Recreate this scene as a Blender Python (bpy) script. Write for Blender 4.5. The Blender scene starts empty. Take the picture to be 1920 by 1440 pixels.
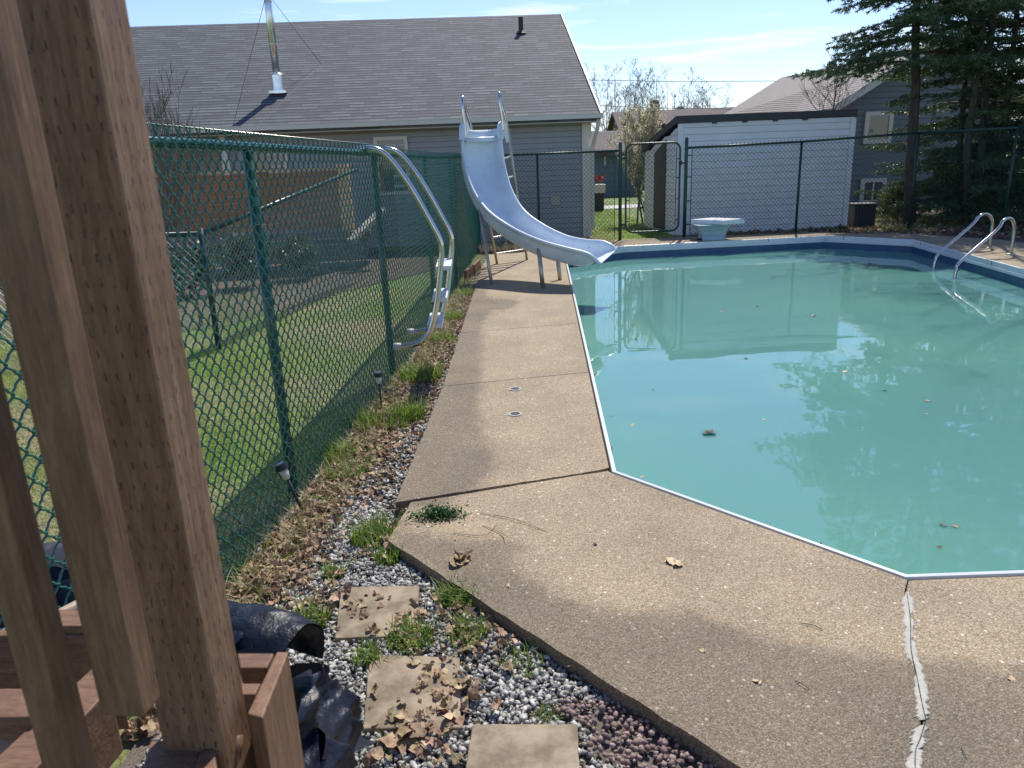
import bpy, bmesh, math, random
import numpy as np
from mathutils import Vector, Matrix
random.seed(7); rng = np.random.default_rng(7)
C = bpy.context.scene
# ------------------------------------------------------------------ camera, world, sun, exposure
F = 1400.; EYE = 1.6
PITCH = math.atan(420/1400.); ROLL = math.radians(2.3)
fw = np.array([0, math.cos(PITCH), -math.sin(PITCH)])
_r0 = np.array([1., 0, 0]); _u0 = np.cross(_r0, fw)
rt = _r0*math.cos(ROLL)-_u0*math.sin(ROLL); up = _u0*math.cos(ROLL)+_r0*math.sin(ROLL)
cam_d = bpy.data.cameras.new('camera'); cam = bpy.data.objects.new('camera', cam_d)
C.collection.objects.link(cam); C.camera = cam
cam.matrix_world = Matrix(((rt[0], up[0], -fw[0], 0), (rt[1], up[1], -fw[1], 0), (rt[2], up[2], -fw[2], EYE), (0, 0, 0, 1)))
cam_d.sensor_width = 36; cam_d.lens = 36*F/1920; cam_d.clip_end = 3000; cam_d.clip_start = .02
cam_d.dof.use_dof = True; cam_d.dof.focus_distance = 5.5; cam_d.dof.aperture_fstop = 8
SUN_AZ = math.radians(20); SUN_EL = math.radians(55)
w = bpy.data.worlds.new('World'); C.world = w; w.use_nodes = True
nt = w.node_tree; nt.nodes.clear()
out = nt.nodes.new('ShaderNodeOutputWorld'); bg = nt.nodes.new('ShaderNodeBackground')
sky = nt.nodes.new('ShaderNodeTexSky'); sky.sky_type = 'NISHITA'; sky.sun_disc = False
sky.sun_elevation = SUN_EL; sky.sun_rotation = SUN_AZ; sky.air_density = 1.0; sky.dust_density = .15; sky.ozone_density = 1.5
# thin wisps of cloud low in the sky
tc = nt.nodes.new('ShaderNodeTexCoord'); mp = nt.nodes.new('ShaderNodeMapping'); mp.inputs['Scale'].default_value = (2.2, 2.2, 26)
nz = nt.nodes.new('ShaderNodeTexNoise'); nz.inputs['Scale'].default_value = 1.6; nz.inputs['Detail'].default_value = 7; nz.inputs['Roughness'].default_value = .6
cr = nt.nodes.new('ShaderNodeValToRGB'); cr.color_ramp.elements[0].position = .53; cr.color_ramp.elements[1].position = .70
sep = nt.nodes.new('ShaderNodeSeparateXYZ'); band = nt.nodes.new('ShaderNodeMapRange'); band.inputs[1].default_value = .42; band.inputs[2].default_value = .12
mul = nt.nodes.new('ShaderNodeMath'); mul.operation = 'MULTIPLY'; mul2 = nt.nodes.new('ShaderNodeMath'); mul2.operation = 'MULTIPLY'; mul2.inputs[1].default_value = .75
mx = nt.nodes.new('ShaderNodeMixRGB'); mx.inputs[2].default_value = (7.5, 7.9, 8.4, 1)
L = nt.links.new
L(tc.outputs['Generated'], mp.inputs[0]); L(mp.outputs[0], nz.inputs[0]); L(nz.outputs[0], cr.inputs[0])
L(tc.outputs['Generated'], sep.inputs[0]); L(sep.outputs[2], band.inputs[0])
L(cr.outputs[0], mul.inputs[0]); L(band.outputs[0], mul.inputs[1]); L(mul.outputs[0], mul2.inputs[0])
tint = nt.nodes.new('ShaderNodeMixRGB'); tint.blend_type = 'MULTIPLY'; tint.inputs[0].default_value = 1; tint.inputs[2].default_value = (.86, .885, 1.04, 1); L(sky.outputs[0], tint.inputs[1])
L(mul2.outputs[0], mx.inputs[0]); L(tint.outputs[0], mx.inputs[1]); L(mx.outputs[0], bg.inputs[0])
bg.inputs[1].default_value = .125; L(bg.outputs[0], out.inputs[0])
sd = bpy.data.lights.new('sun', 'SUN'); sd.energy = 4.2; sd.angle = math.radians(.53); sd.color = (1, .94, .84)
so = bpy.data.objects.new('sun', sd); C.collection.objects.link(so)
sdir = Vector((math.sin(SUN_AZ)*math.cos(SUN_EL), math.cos(SUN_AZ)*math.cos(SUN_EL), math.sin(SUN_EL)))
so.rotation_euler = sdir.to_track_quat('Z', 'Y').to_euler()
C.view_settings.view_transform = 'Standard'; C.view_settings.look = 'None'; C.view_settings.exposure = .42; C.view_settings.gamma = 1
C.render.engine = 'CYCLES'

# ------------------------------------------------------------------ pixel rays (photo pixels 1920x1440) to real points
def ray(px, py): return fw+rt*((px-960)/F)-up*((py-720)/F)
def G(px, py, z=0.):
    d = ray(px, py); return np.array([0, 0, EYE])+d*((z-EYE)/d[2])
def D(px, py, y):
    d = ray(px, py); return np.array([0, 0, EYE])+d*(y/d[1])

# ------------------------------------------------------------------ materials
def mat(name, col, rough=.7, metal=0., col2=None, scale=8., detail=6, stretch=(1, 1, 1), bump=0., bscale=None, ramp=(.35, .65), spec=.5, coat=0., island=0., transl=0., obj=True, knots=0.):
    m = bpy.data.materials.new(name); m.use_nodes = True; t = m.node_tree; N = t.nodes; K = t.links.new
    b = N['Principled BSDF']; b.inputs['Roughness'].default_value = rough; b.inputs['Metallic'].default_value = metal
    b.inputs['Specular IOR Level'].default_value = spec; b.inputs['Coat Weight'].default_value = coat
    b.inputs['Base Color'].default_value = (*col, 1)
    geo = N.new('ShaderNodeNewGeometry'); tcn = N.new('ShaderNodeTexCoord'); mpn = N.new('ShaderNodeMapping'); mpn.inputs['Scale'].default_value = stretch
    K(tcn.outputs['Object'] if obj else geo.outputs['Position'], mpn.inputs[0])
    colsock = None
    if col2 is not None:
        n = N.new('ShaderNodeTexNoise'); n.inputs['Scale'].default_value = scale; n.inputs['Detail'].default_value = detail; n.inputs['Roughness'].default_value = .62
        K(mpn.outputs[0], n.inputs[0]); r = N.new('ShaderNodeValToRGB')
        r.color_ramp.elements[0].position = ramp[0]; r.color_ramp.elements[1].position = ramp[1]
        r.color_ramp.elements[0].color = (*col, 1); r.color_ramp.elements[1].color = (*col2, 1)
        K(n.outputs[0], r.inputs[0]); colsock = r.outputs[0]
    if island:
        hv = N.new('ShaderNodeHueSaturation'); mr = N.new('ShaderNodeMapRange'); mr.inputs[3].default_value = 1-island; mr.inputs[4].default_value = 1+island
        K(geo.outputs['Random Per Island'], mr.inputs[0]); K(mr.outputs[0], hv.inputs['Value'])
        mr2 = N.new('ShaderNodeMapRange'); mr2.inputs[3].default_value = .5-island*.06; mr2.inputs[4].default_value = .5+island*.06
        mm = N.new('ShaderNodeMath'); mm.operation = 'MULTIPLY'; mm.inputs[1].default_value = 7.31; fr = N.new('ShaderNodeMath'); fr.operation = 'FRACT'
        K(geo.outputs['Random Per Island'], mm.inputs[0]); K(mm.outputs[0], fr.inputs[0]); K(fr.outputs[0], mr2.inputs[0]); K(mr2.outputs[0], hv.inputs['Hue'])
        if colsock: K(colsock, hv.inputs['Color'])
        else: hv.inputs['Color'].default_value = (*col, 1)
        colsock = hv.outputs[0]
    if knots:
        kv = N.new('ShaderNodeTexVoronoi'); kv.inputs['Scale'].default_value = knots; kv.inputs['Randomness'].default_value = 1; km = N.new('ShaderNodeMapping'); km.inputs['Scale'].default_value = (1.6, 1.6, .75); K(tcn.outputs['Object'], km.inputs[0]); K(km.outputs[0], kv.inputs[0])
        kr = N.new('ShaderNodeValToRGB'); e_ = kr.color_ramp.elements; e_[0].position = .03; e_[0].color = (.22, .18, .16, 1); e_[1].position = .16; e_[1].color = (1, 1, 1, 1); q_ = e_.new(.085); q_.color = (.62, .55, .5, 1); K(kv.outputs['Distance'], kr.inputs[0])
        g1 = N.new('ShaderNodeTexNoise'); g1.inputs['Scale'].default_value = 16; g1.inputs['Detail'].default_value = 9; g1.inputs['Roughness'].default_value = .75; g1.inputs['Distortion'].default_value = .8; K(mpn.outputs[0], g1.inputs[0])
        g2 = N.new('ShaderNodeValToRGB'); g2.color_ramp.elements[0].position = .36; g2.color_ramp.elements[0].color = (.58, .54, .52, 1); g2.color_ramp.elements[1].position = .58; g2.color_ramp.elements[1].color = (1.1, 1.1, 1.1, 1); K(g1.outputs[0], g2.inputs[0])
        for src_ in (kr.outputs[0], g2.outputs[0]):
            kx = N.new('ShaderNodeMixRGB'); kx.blend_type = 'MULTIPLY'; kx.inputs[0].default_value = .9; K(colsock, kx.inputs[1]); K(src_, kx.inputs[2]); colsock = kx.outputs[0]
    if colsock: K(colsock, b.inputs['Base Color'])
    if bump:
        n2 = N.new('ShaderNodeTexNoise'); n2.inputs['Scale'].default_value = bscale or scale*2; n2.inputs['Detail'].default_value = 6
        K(mpn.outputs[0], n2.inputs[0]); bp = N.new('ShaderNodeBump'); bp.inputs['Strength'].default_value = 1; bp.inputs['Distance'].default_value = bump
        K(n2.outputs[0], bp.inputs['Height']); K(bp.outputs[0], b.inputs['Normal'])
    if transl:
        tr = N.new('ShaderNodeBsdfTranslucent'); ms = N.new('ShaderNodeMixShader'); ms.inputs[0].default_value = transl
        if colsock: K(colsock, tr.inputs[0])
        else: tr.inputs[0].default_value = (*col, 1)
        K(b.outputs[0], ms.inputs[1]); K(tr.outputs[0], ms.inputs[2]); K(ms.outputs[0], N['Material Output'].inputs[0])
    return m
M = {}
M['steel'] = mat('steel', (.62, .6, .56), .16, 1., col2=(.5, .48, .45), scale=5, bump=.0002, bscale=40)
M['steel_dull'] = mat('steel_dull', (.42, .39, .34), .38, .85, col2=(.52, .48, .42), scale=9)
M['green'] = mat('green_vinyl', (.009, .075, .055), .2, 0, spec=.6)
M['green_wire'] = mat('green_vinyl_wire', (.018, .125, .092), .22, 0, spec=.7)  # the fence green again, lifted so the colour carries sun glints
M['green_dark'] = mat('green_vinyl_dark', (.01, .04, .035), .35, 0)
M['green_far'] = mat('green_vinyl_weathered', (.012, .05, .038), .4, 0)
M['white'] = mat('white_paint', (.66, .68, .70), .5, col2=(.72, .73, .74), scale=3, bump=.0005, bscale=30)
M['coping'] = mat('coping_vinyl', (.72, .74, .74), .4, col2=(.62, .65, .64), scale=6, ramp=(.3, .8))
M['liner'] = mat('liner_blue', (.02, .075, .16), .35, col2=(.03, .11, .2), scale=7)
M['chute'] = mat('chute_gelcoat', (.55, .63, .72), .36, col2=(.68, .75, .82), scale=3, detail=10, bump=.0006, bscale=12, spec=.5)
M['wood'] = mat('treated_wood', (.135, .064, .034), .62, knots=3.3, col2=(.225, .12, .066), scale=5, stretch=(9, 9, 1), bump=.0012, bscale=14)  # foreground timber, colour darkened to stand in for overhead shade
M['woodh'] = mat('treated_wood_flat', (.12, .058, .032), .65, knots=3., col2=(.21, .115, .066), scale=5, stretch=(2, 9, 9), bump=.0012, bscale=14)  # darker again: shade under the balusters is put into the colour
M['woodgrey'] = mat('weathered_wood', (.16, .13, .11), .75, col2=(.24, .2, .165), scale=5, stretch=(2, 9, 9), bump=.0012, bscale=14)
M['cedar'] = mat('cedar_boards', (.33, .135, .06), .6, col2=(.42, .18, .085), scale=4, stretch=(1, 1, 9))
M['cedar_light'] = mat('cedar_sunlit', (.80, .48, .22), .6, col2=(.66, .38, .17), scale=4, stretch=(6, 6, 1))  # light orange cedar, brightened further to carry sunlight in its colour
M['siding'] = mat('grey_vinyl_siding', (.30, .30, .31), .5, col2=(.33, .33, .34), scale=2)
M['siding_dark'] = mat('slate_vinyl_siding', (.15, .17, .18), .5, col2=(.17, .19, .2), scale=2)
M['siding_white'] = mat('white_vinyl_siding', (.66, .67, .68), .42, col2=(.73, .74, .745), scale=2.5)
M['beige'] = mat('beige_trim', (.42, .38, .31), .5, col2=(.46, .42, .35), scale=2)
M['trim'] = mat('white_trim', (.66, .62, .54), .5)
M['black'] = mat('black_plastic', (.015, .016, .018), .45, bump=.0005, bscale=20)
M['roofedge'] = mat('roof_edge_black', (.03, .033, .037), .6, col2=(.045, .045, .05), scale=4)
M['roofgrey'] = mat('ridge_grey', (.12, .12, .13), .85)
M['glass'] = mat('window_glass', (.05, .06, .07), .04, spec=.9)
M['tread'] = mat('tread_metal', (.62, .64, .66), .45, .3)
M['curtain'] = mat('window_blind', (.5, .5, .48), .7)
M['galv'] = mat('galvanised', (.6, .62, .64), .22, 1., col2=(.75, .76, .78), scale=6)
M['brown_door'] = mat('brown_door', (.045, .03, .025), .6, col2=(.06, .04, .032), scale=3, stretch=(1, 1, .2))
M['bark'] = mat('bark', (.045, .037, .03), .9, col2=(.10, .085, .07), scale=20, stretch=(1, 1, .25), bump=.006, bscale=26)
M['twig'] = mat('twig_bark', (.12, .10, .085), .85, col2=(.2, .17, .14), scale=12)
M['twig_dark'] = mat('dark_twig_bark', (.05, .042, .036), .85, col2=(.09, .075, .06), scale=12)
M['needle'] = mat('spruce_needles', (.06, .10, .05), .4, col2=(.12, .18, .075), scale=2.2, island=.35, transl=.25)
M['needle_young'] = mat('yellow_green_foliage', (.07, .11, .025), .6, col2=(.12, .15, .035), scale=2.2, island=.35, transl=.4)
M['catkin'] = mat('catkins', (.66, .62, .44), .7, island=.3, transl=.5)
M['grass'] = mat('grass_blades', (.22, .33, .05), .6, col2=(.30, .40, .08), scale=1.5, island=.35, transl=.5)
M['weed'] = mat('weed_blades', (.14, .23, .03), .5, col2=(.24, .32, .06), scale=6, island=.3, transl=.5)
M['moss'] = mat('dark_leaflets', (.03, .09, .02), .6, island=.35, transl=.3)
M['straw'] = mat('dry_straw', (.46, .38, .23), .75, island=.35, transl=.3)
M['leaf'] = mat('dead_leaves', (.20, .115, .06), .7, col2=(.44, .33, .21), scale=25, island=.45, transl=.15, bump=.001, bscale=60)
M['stone'] = mat('crushed_stone', (.25, .24, .22), .8, col2=(.42, .41, .385), scale=60, island=.55, bump=.0006, bscale=300)
M['grit'] = mat('dark_grit', (.07, .055, .042), .95, col2=(.17, .145, .12), scale=120)
M['lava'] = mat('red_lava_rock', (.20, .13, .115), .85, col2=(.33, .24, .215), scale=60, island=.35, bump=.0015, bscale=250)
M['paver'] = mat('paver_concrete', (.17, .13, .085), .85, col2=(.33, .26, .18), scale=9, detail=12, bump=.012, bscale=9, ramp=(.40, .62))
M['rubber'] = mat('rubber', (.02, .02, .02), .7)
M['cap'] = mat('white_cap', (.45, .44, .41), .5, col2=(.33, .33, .31), scale=30)
M['filler'] = mat('crack_filler_grey', (.36, .34, .29), .8, col2=(.46, .44, .39), scale=30, bump=.003, bscale=70)
M['tarp'] = mat('navy_tarp', (.004, .006, .012), .40, col2=(.008, .012, .027), scale=9, bump=.010, bscale=24, spec=.35)
M['tub'] = mat('beige_plastic', (.42, .33, .25), .5, col2=(.36, .28, .21), scale=8)
M['stump'] = mat('stump_blue', (.33, .47, .53), .5, col2=(.38, .52, .57), scale=5)
M['path'] = mat('path_concrete', (.45, .44, .41), .85, col2=(.5, .49, .46), scale=3)
M['bluegrey'] = mat('bluegrey_wall', (.16, .21, .235), .6, col2=(.18, .235, .26), scale=2)
M['brick'] = mat('brown_wall', (.12, .085, .07), .8, col2=(.15, .10, .085), scale=3)
M['soil'] = mat('mulch_soil', (.05, .038, .028), .95, col2=(.11, .085, .06), scale=9, detail=9, bump=.02, bscale=14, obj=False)
M['lens'] = mat('solar_lens', (.55, .52, .42), .25, spec=.6)
M['wire'] = mat('utility_cable', (.06, .06, .065), .6)

def lawn_mat():
    m = bpy.data.materials.new('lawn'); m.use_nodes = True; t = m.node_tree; N = t.nodes; K = t.links.new; b = N['Principled BSDF']; b.inputs['Roughness'].default_value = .85
    g = N.new('ShaderNodeNewGeometry')
    n1 = N.new('ShaderNodeTexNoise'); n1.inputs['Scale'].default_value = .9; n1.inputs['Detail'].default_value = 5; K(g.outputs['Position'], n1.inputs[0])
    n2 = N.new('ShaderNodeTexNoise'); n2.inputs['Scale'].default_value = 26; n2.inputs['Detail'].default_value = 8; K(g.outputs['Position'], n2.inputs[0])
    r1 = N.new('ShaderNodeValToRGB'); e = r1.color_ramp.elements; e[0].position = .36; e[0].color = (.24, .23, .10, 1); e[1].position = .56; e[1].color = (.11, .18, .03, 1); K(n1.outputs[0], r1.inputs[0])
    r2 = N.new('ShaderNodeValToRGB'); e = r2.color_ramp.elements; e[0].position = .3; e[0].color = (.45, .45, .45, 1); e[1].position = .7; e[1].color = (1.35, 1.35, 1.3, 1); K(n2.outputs[0], r2.inputs[0])
    mm = N.new('ShaderNodeMixRGB'); mm.blend_type = 'MULTIPLY'; mm.inputs[0].default_value = 1; K(r1.outputs[0], mm.inputs[1]); K(r2.outputs[0], mm.inputs[2]); K(mm.outputs[0], b.inputs['Base Color'])
    bp = N.new('ShaderNodeBump'); bp.inputs['Distance'].default_value = .03; K(n2.outputs[0], bp.inputs['Height']); K(bp.outputs[0], b.inputs['Normal'])
    return m
M['lawn'] = lawn_mat()

def deck_mat():   # exposed aggregate with a damp stain whose outline is stored per vertex
    m = bpy.data.materials.new('exposed_aggregate'); m.use_nodes = True; t = m.node_tree; N = t.nodes; K = t.links.new; b = N['Principled BSDF']; b.inputs['Roughness'].default_value = .82
    g = N.new('ShaderNodeNewGeometry'); P_ = g.outputs['Position']
    def vor(s, feat='F1'):
        v = N.new('ShaderNodeTexVoronoi'); v.inputs['Scale'].default_value = s; v.feature = feat; K(P_, v.inputs[0]); return v
    def ramp(src, stops):
        r = N.new('ShaderNodeValToRGB'); e = r.color_ramp.elements
        while len(e) < len(stops): e.new(.5)
        for q, (p, c) in zip(e, stops): q.position = p; q.color = (*c, 1)
        K(src, r.inputs[0]); return r.outputs[0]
    def mix(f, a, c, mode='MIX'):
        x = N.new('ShaderNodeMixRGB'); x.blend_type = mode
        for i, s in ((0, f), (1, a), (2, c)):
            if isinstance(s, (int, float)): x.inputs[i].default_value = s
            elif isinstance(s, tuple): x.inputs[i].default_value = (*s, 1)
            else: K(s, x.inputs[i])
        return x.outputs[0]
    v = vor(200); sp = N.new('ShaderNodeSeparateColor'); K(v.outputs['Color'], sp.inputs[0])
    peb = ramp(sp.outputs[0], [(0, (.225, .17, .112)), (.3, (.335, .256, .167)), (.6, (.40, .31, .206)), (.85, (.46, .37, .253)), (.97, (.55, .48, .38))])
    dist = ramp(v.outputs['Distance'], [(.25, (1, 1, 1)), (.75, (.68, .66, .62))])
    c = mix(1., peb, dist, 'MULTIPLY')
    v2 = vor(55); sp2 = N.new('ShaderNodeSeparateColor'); K(v2.outputs['Color'], sp2.inputs[0])
    big = N.new('ShaderNodeMath'); big.operation = 'GREATER_THAN'; big.inputs[1].default_value = .90; K(sp2.outputs[1], big.inputs[0])
    core = N.new('ShaderNodeMath'); core.operation = 'LESS_THAN'; core.inputs[1].default_value = .3; K(v2.outputs['Distance'], core.inputs[0])
    bm_ = N.new('ShaderNodeMath'); bm_.operation = 'MULTIPLY'; K(big.outputs[0], bm_.inputs[0]); K(core.outputs[0], bm_.inputs[1])
    c = mix(bm_.outputs[0], c, ramp(sp2.outputs[2], [(0, (.30, .27, .25)), (.5, (.52, .44, .33)), (1, (.66, .60, .5))]))
    nb = N.new('ShaderNodeTexNoise'); nb.inputs['Scale'].default_value = 2.2; nb.inputs['Detail'].default_value = 8; K(P_, nb.inputs[0])
    c = mix(1., c, ramp(nb.outputs[0], [(.3, (.80, .80, .80)), (.7, (1.12, 1.1, 1.06))]), 'MULTIPLY')
    at = N.new('ShaderNodeAttribute'); at.attribute_name = 'stain'
    n3 = N.new('ShaderNodeTexNoise'); n3.inputs['Scale'].default_value = 7; n3.inputs['Detail'].default_value = 9; n3.inputs['Roughness'].default_value = .65; K(P_, n3.inputs[0])
    ad = N.new('ShaderNodeMath'); ad.operation = 'MULTIPLY_ADD'; ad.inputs[1].default_value = .35; K(n3.outputs[0], ad.inputs[0]); K(at.outputs['Fac'], ad.inputs[2])
    mr = N.new('ShaderNodeMapRange'); mr.interpolation_type = 'SMOOTHSTEP'; mr.inputs[1].default_value = .60; mr.inputs[2].default_value = .80; K(ad.outputs[0], mr.inputs[0])
    ns = N.new('ShaderNodeTexNoise'); ns.inputs['Scale'].default_value = 260; ns.inputs['Detail'].default_value = 3; K(P_, ns.inputs[0])
    dark = ramp(ns.outputs[0], [(.38, (.42, .43, .45)), (.62, (.76, .77, .79))])
    c = mix(mr.outputs[0], c, mix(1., c, dark, 'MULTIPLY'))
    K(c, b.inputs['Base Color'])
    bp = N.new('ShaderNodeBump'); bp.inputs['Distance'].default_value = .002; bp.invert = True; K(v.outputs['Distance'], bp.inputs['Height']); K(bp.outputs[0], b.inputs['Normal'])
    return m
M['deck'] = deck_mat()

def water_mat():
    m = bpy.data.materials.new('milky_pool_water'); m.use_nodes = True; t = m.node_tree; N = t.nodes; K = t.links.new; b = N['Principled BSDF']
    b.inputs['Base Color'].default_value = (.105, .36, .335, 1); b.inputs['Roughness'].default_value = .004; b.inputs['Subsurface Weight'].default_value = .85; b.inputs['Subsurface Radius'].default_value = (.25, .5, .5); b.inputs['Subsurface Scale'].default_value = .8; b.inputs['IOR'].default_value = 1.45
    g = N.new('ShaderNodeNewGeometry')
    nb = N.new('ShaderNodeTexNoise'); nb.inputs['Scale'].default_value = .35; nb.inputs['Detail'].default_value = 2; K(g.outputs['Position'], nb.inputs[0])
    r = N.new('ShaderNodeValToRGB'); e = r.color_ramp.elements; e[0].position = .35; e[0].color = (.11, .265, .245, 1); e[1].position = .65; e[1].color = (.125, .305, .248, 1)
    K(nb.outputs[0], r.inputs[0]); K(r.outputs[0], b.inputs['Base Color'])
    mpn = N.new('ShaderNodeMapping'); mpn.inputs['Scale'].default_value = (.75, 1.5, 1); K(g.outputs['Position'], mpn.inputs[0])
    n = N.new('ShaderNodeTexNoise'); n.inputs['Scale'].default_value = 2.2; n.inputs['Detail'].default_value = 2; n.inputs['Roughness'].default_value = .4; K(mpn.outputs[0], n.inputs[0])
    bp = N.new('ShaderNodeBump'); bp.inputs['Strength'].default_value = 1; bp.inputs['Distance'].default_value = .0014; K(n.outputs[0], bp.inputs['Height']); K(bp.outputs[0], b.inputs['Normal'])
    return m
M['water'] = water_mat()

def shingle_mat(name, cols, course=.145, tab=.32):
    m = bpy.data.materials.new(name); m.use_nodes = True; t = m.node_tree; N = t.nodes; K = t.links.new; b = N['Principled BSDF']; b.inputs['Roughness'].default_value = .85
    uv = N.new('ShaderNodeUVMap')
    sp = N.new('ShaderNodeSeparateXYZ'); K(uv.outputs[0], sp.inputs[0])
    def mth(op, a, c=0.):
        q = N.new('ShaderNodeMath'); q.operation = op
        for i, s_ in enumerate((a, c)):
            if isinstance(s_, (int, float)): q.inputs[i].default_value = s_
            else: K(s_, q.inputs[i])
        return q.outputs[0]
    vr = mth('DIVIDE', sp.outputs[1], course); row = mth('FLOOR', vr); fv = mth('FRACT', vr)
    wr = N.new('ShaderNodeTexWhiteNoise'); wr.noise_dimensions = '1D'; K(row, wr.inputs['W'])
    ur = mth('ADD', mth('DIVIDE', sp.outputs[0], tab), mth('MULTIPLY', wr.outputs['Value'], 5.)); cu = mth('FLOOR', ur); fu = mth('FRACT', ur)
    cb = N.new('ShaderNodeCombineXYZ'); K(cu, cb.inputs[0]); K(row, cb.inputs[1]); wn = N.new('ShaderNodeTexWhiteNoise'); K(cb.outputs[0], wn.inputs['Vector'])
    tabcut = mth('MULTIPLY', mth('LESS_THAN', fu, .025), .45); dline = mth('MAXIMUM', mth('LESS_THAN', fv, mth('MULTIPLY_ADD', wn.outputs['Value'], .16)), tabcut)
    for q in N:
        if q.type == 'MATH' and q.operation == 'MULTIPLY_ADD': q.inputs[2].default_value = .23
    r = N.new('ShaderNodeValToRGB'); e = r.color_ramp.elements
    while len(e) < 3: e.new(.5)
    for q, p, c in zip(e, (0, .5, 1), cols): q.position = p; q.color = (*c, 1)
    n = N.new('ShaderNodeTexNoise'); n.inputs['Scale'].default_value = 3; n.inputs['Detail'].default_value = 8; K(uv.outputs[0], n.inputs[0])
    a = N.new('ShaderNodeMixRGB'); a.inputs[0].default_value = .3; K(wn.outputs['Value'], a.inputs[1]); K(n.outputs[0], a.inputs[2]); K(a.outputs[0], r.inputs[0])
    x = N.new('ShaderNodeMixRGB'); K(dline, x.inputs[0]); K(r.outputs[0], x.inputs[1]); x.inputs[2].default_value = tuple(v*.28 for v in cols[0])+(1,); K(x.outputs[0], b.inputs['Base Color'])
    bp = N.new('ShaderNodeBump'); bp.invert = True; bp.inputs['Distance'].default_value = .01; K(dline, bp.inputs['Height']); K(bp.outputs[0], b.inputs['Normal'])
    return m
M['shingle'] = shingle_mat('grey_shingles', [(.050, .057, .067), (.086, .097, .112), (.155, .172, .195)])
M['shingle_tan'] = shingle_mat('tan_shingles', [(.24, .21, .19), (.29, .255, .235), (.34, .3, .275)], .16, .3)
M['shingle_brown'] = shingle_mat('brown_shingles', [(.10, .075, .075), (.13, .1, .095), (.17, .13, .125)])

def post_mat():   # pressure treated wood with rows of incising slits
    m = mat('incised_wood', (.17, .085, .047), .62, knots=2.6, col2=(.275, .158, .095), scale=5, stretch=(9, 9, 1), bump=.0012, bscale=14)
    t = m.node_tree; N = t.nodes; K = t.links.new; b = N['Principled BSDF']
    br = N.new('ShaderNodeTexBrick'); uv = N.new('ShaderNodeUVMap'); sep = N.new('ShaderNodeSeparateXYZ'); K(uv.outputs[0], sep.inputs[0])
    def mth(op, a, c=None, d=None):
        q = N.new('ShaderNodeMath'); q.operation = op
        for i, s in enumerate((a, c, d)):
            if s is None: continue
            if isinstance(s, (int, float)): q.inputs[i].default_value = s
            else: K(s, q.inputs[i])
        return q.outputs[0]
    N.remove(br)
    nn = N.new('ShaderNodeTexNoise'); nn.inputs['Scale'].default_value = 30; K(uv.outputs[0], nn.inputs[0])
    row = mth('FLOOR', mth('DIVIDE', sep.outputs[1], .031))
    wro = N.new('ShaderNodeTexWhiteNoise'); wro.noise_dimensions = '1D'; K(row, wro.inputs['W']); off = mth('MULTIPLY', wro.outputs['Value'], .0175)
    u = mth('FRACT', mth('DIVIDE', mth('ADD', mth('ADD', sep.outputs[0], off), mth('MULTIPLY', nn.outputs[0], .012)), .0175))
    v = mth('FRACT', mth('DIVIDE', mth('ADD', sep.outputs[1], mth('MULTIPLY', nn.outputs[0], .02)), .031))
    mu = mth('LESS_THAN', mth('ABSOLUTE', mth('SUBTRACT', u, .5)), .075); mv = mth('LESS_THAN', mth('ABSOLUTE', mth('SUBTRACT', v, .5)), .2)
    n5 = N.new('ShaderNodeTexNoise'); n5.inputs['Scale'].default_value = 45; K(uv.outputs[0], n5.inputs[0]); mask = mth('MULTIPLY', mth('MULTIPLY', mu, mv), mth('MINIMUM', mth('MAXIMUM', mth('MULTIPLY', mth('SUBTRACT', n5.outputs[0], .36), 6.), 0.), 1.))
    src = b.inputs['Base Color'].links[0].from_socket
    x = N.new('ShaderNodeMixRGB'); x.inputs[2].default_value = (.03, .017, .012, 1); K(mth('MULTIPLY', mask, .85), x.inputs[0]); K(src, x.inputs[1]); K(x.outputs[0], b.inputs['Base Color'])
    return m
M['incised'] = post_mat()

# ------------------------------------------------------------------ object helpers
def link(o): C.collection.objects.link(o); return o
def tag(o, label=None, cat=None, group=None, kind=None):
    if label: o['label'] = label
    if cat: o['category'] = cat
    if group: o['group'] = group
    if kind: o['kind'] = kind
    return o
def empty(name, loc, label, cat, group=None):
    o = bpy.data.objects.new(name, None); o.location = tuple(float(v) for v in loc); o.empty_display_size = .1; link(o); return tag(o, label, cat, group)
def offs(p):
    v = Vector((0, 0, 0))
    while p is not None: v = v+p.location; p = p.parent
    return np.array(v)
def finish(name, V, faces, m, parent, smooth=False, uv=None, own=False):
    """V in world coordinates; faces a list of lists or an (n,k) array"""
    V = np.asarray(V, float); me = bpy.data.meshes.new(name)
    if own: o0 = V.mean(0)*np.array([1, 1, 0])+np.array([0, 0, V[:, 2].min()])
    else: o0 = offs(parent)
    V = V-o0
    if isinstance(faces, np.ndarray):
        n, k = faces.shape
        me.vertices.add(len(V)); me.vertices.foreach_set('co', V.astype(np.float32).ravel())
        me.loops.add(n*k); me.loops.foreach_set('vertex_index', faces.astype(np.int32).ravel())
        me.polygons.add(n); me.polygons.foreach_set('loop_start', np.arange(0, n*k, k, dtype=np.int32)); me.polygons.foreach_set('loop_total', np.full(n, k, dtype=np.int32))
        me.update(calc_edges=True)
    else:
        me.from_pydata([tuple(v) for v in V], [], faces); me.update()
    if smooth: me.polygons.foreach_set('use_smooth', [True]*len(me.polygons))
    if uv is not None:
        l = me.uv_layers.new(name='UVMap')
        for p in me.polygons:
            for li in p.loop_indices:
                l.data[li].uv = uv(V[me.loops[li].vertex_index]+o0, p.normal)
    me.materials.append(m)
    o = bpy.data.objects.new(name, me); link(o)
    if own: o.location = tuple(o0)
    if parent is not None: o.parent = parent
    return o
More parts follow.
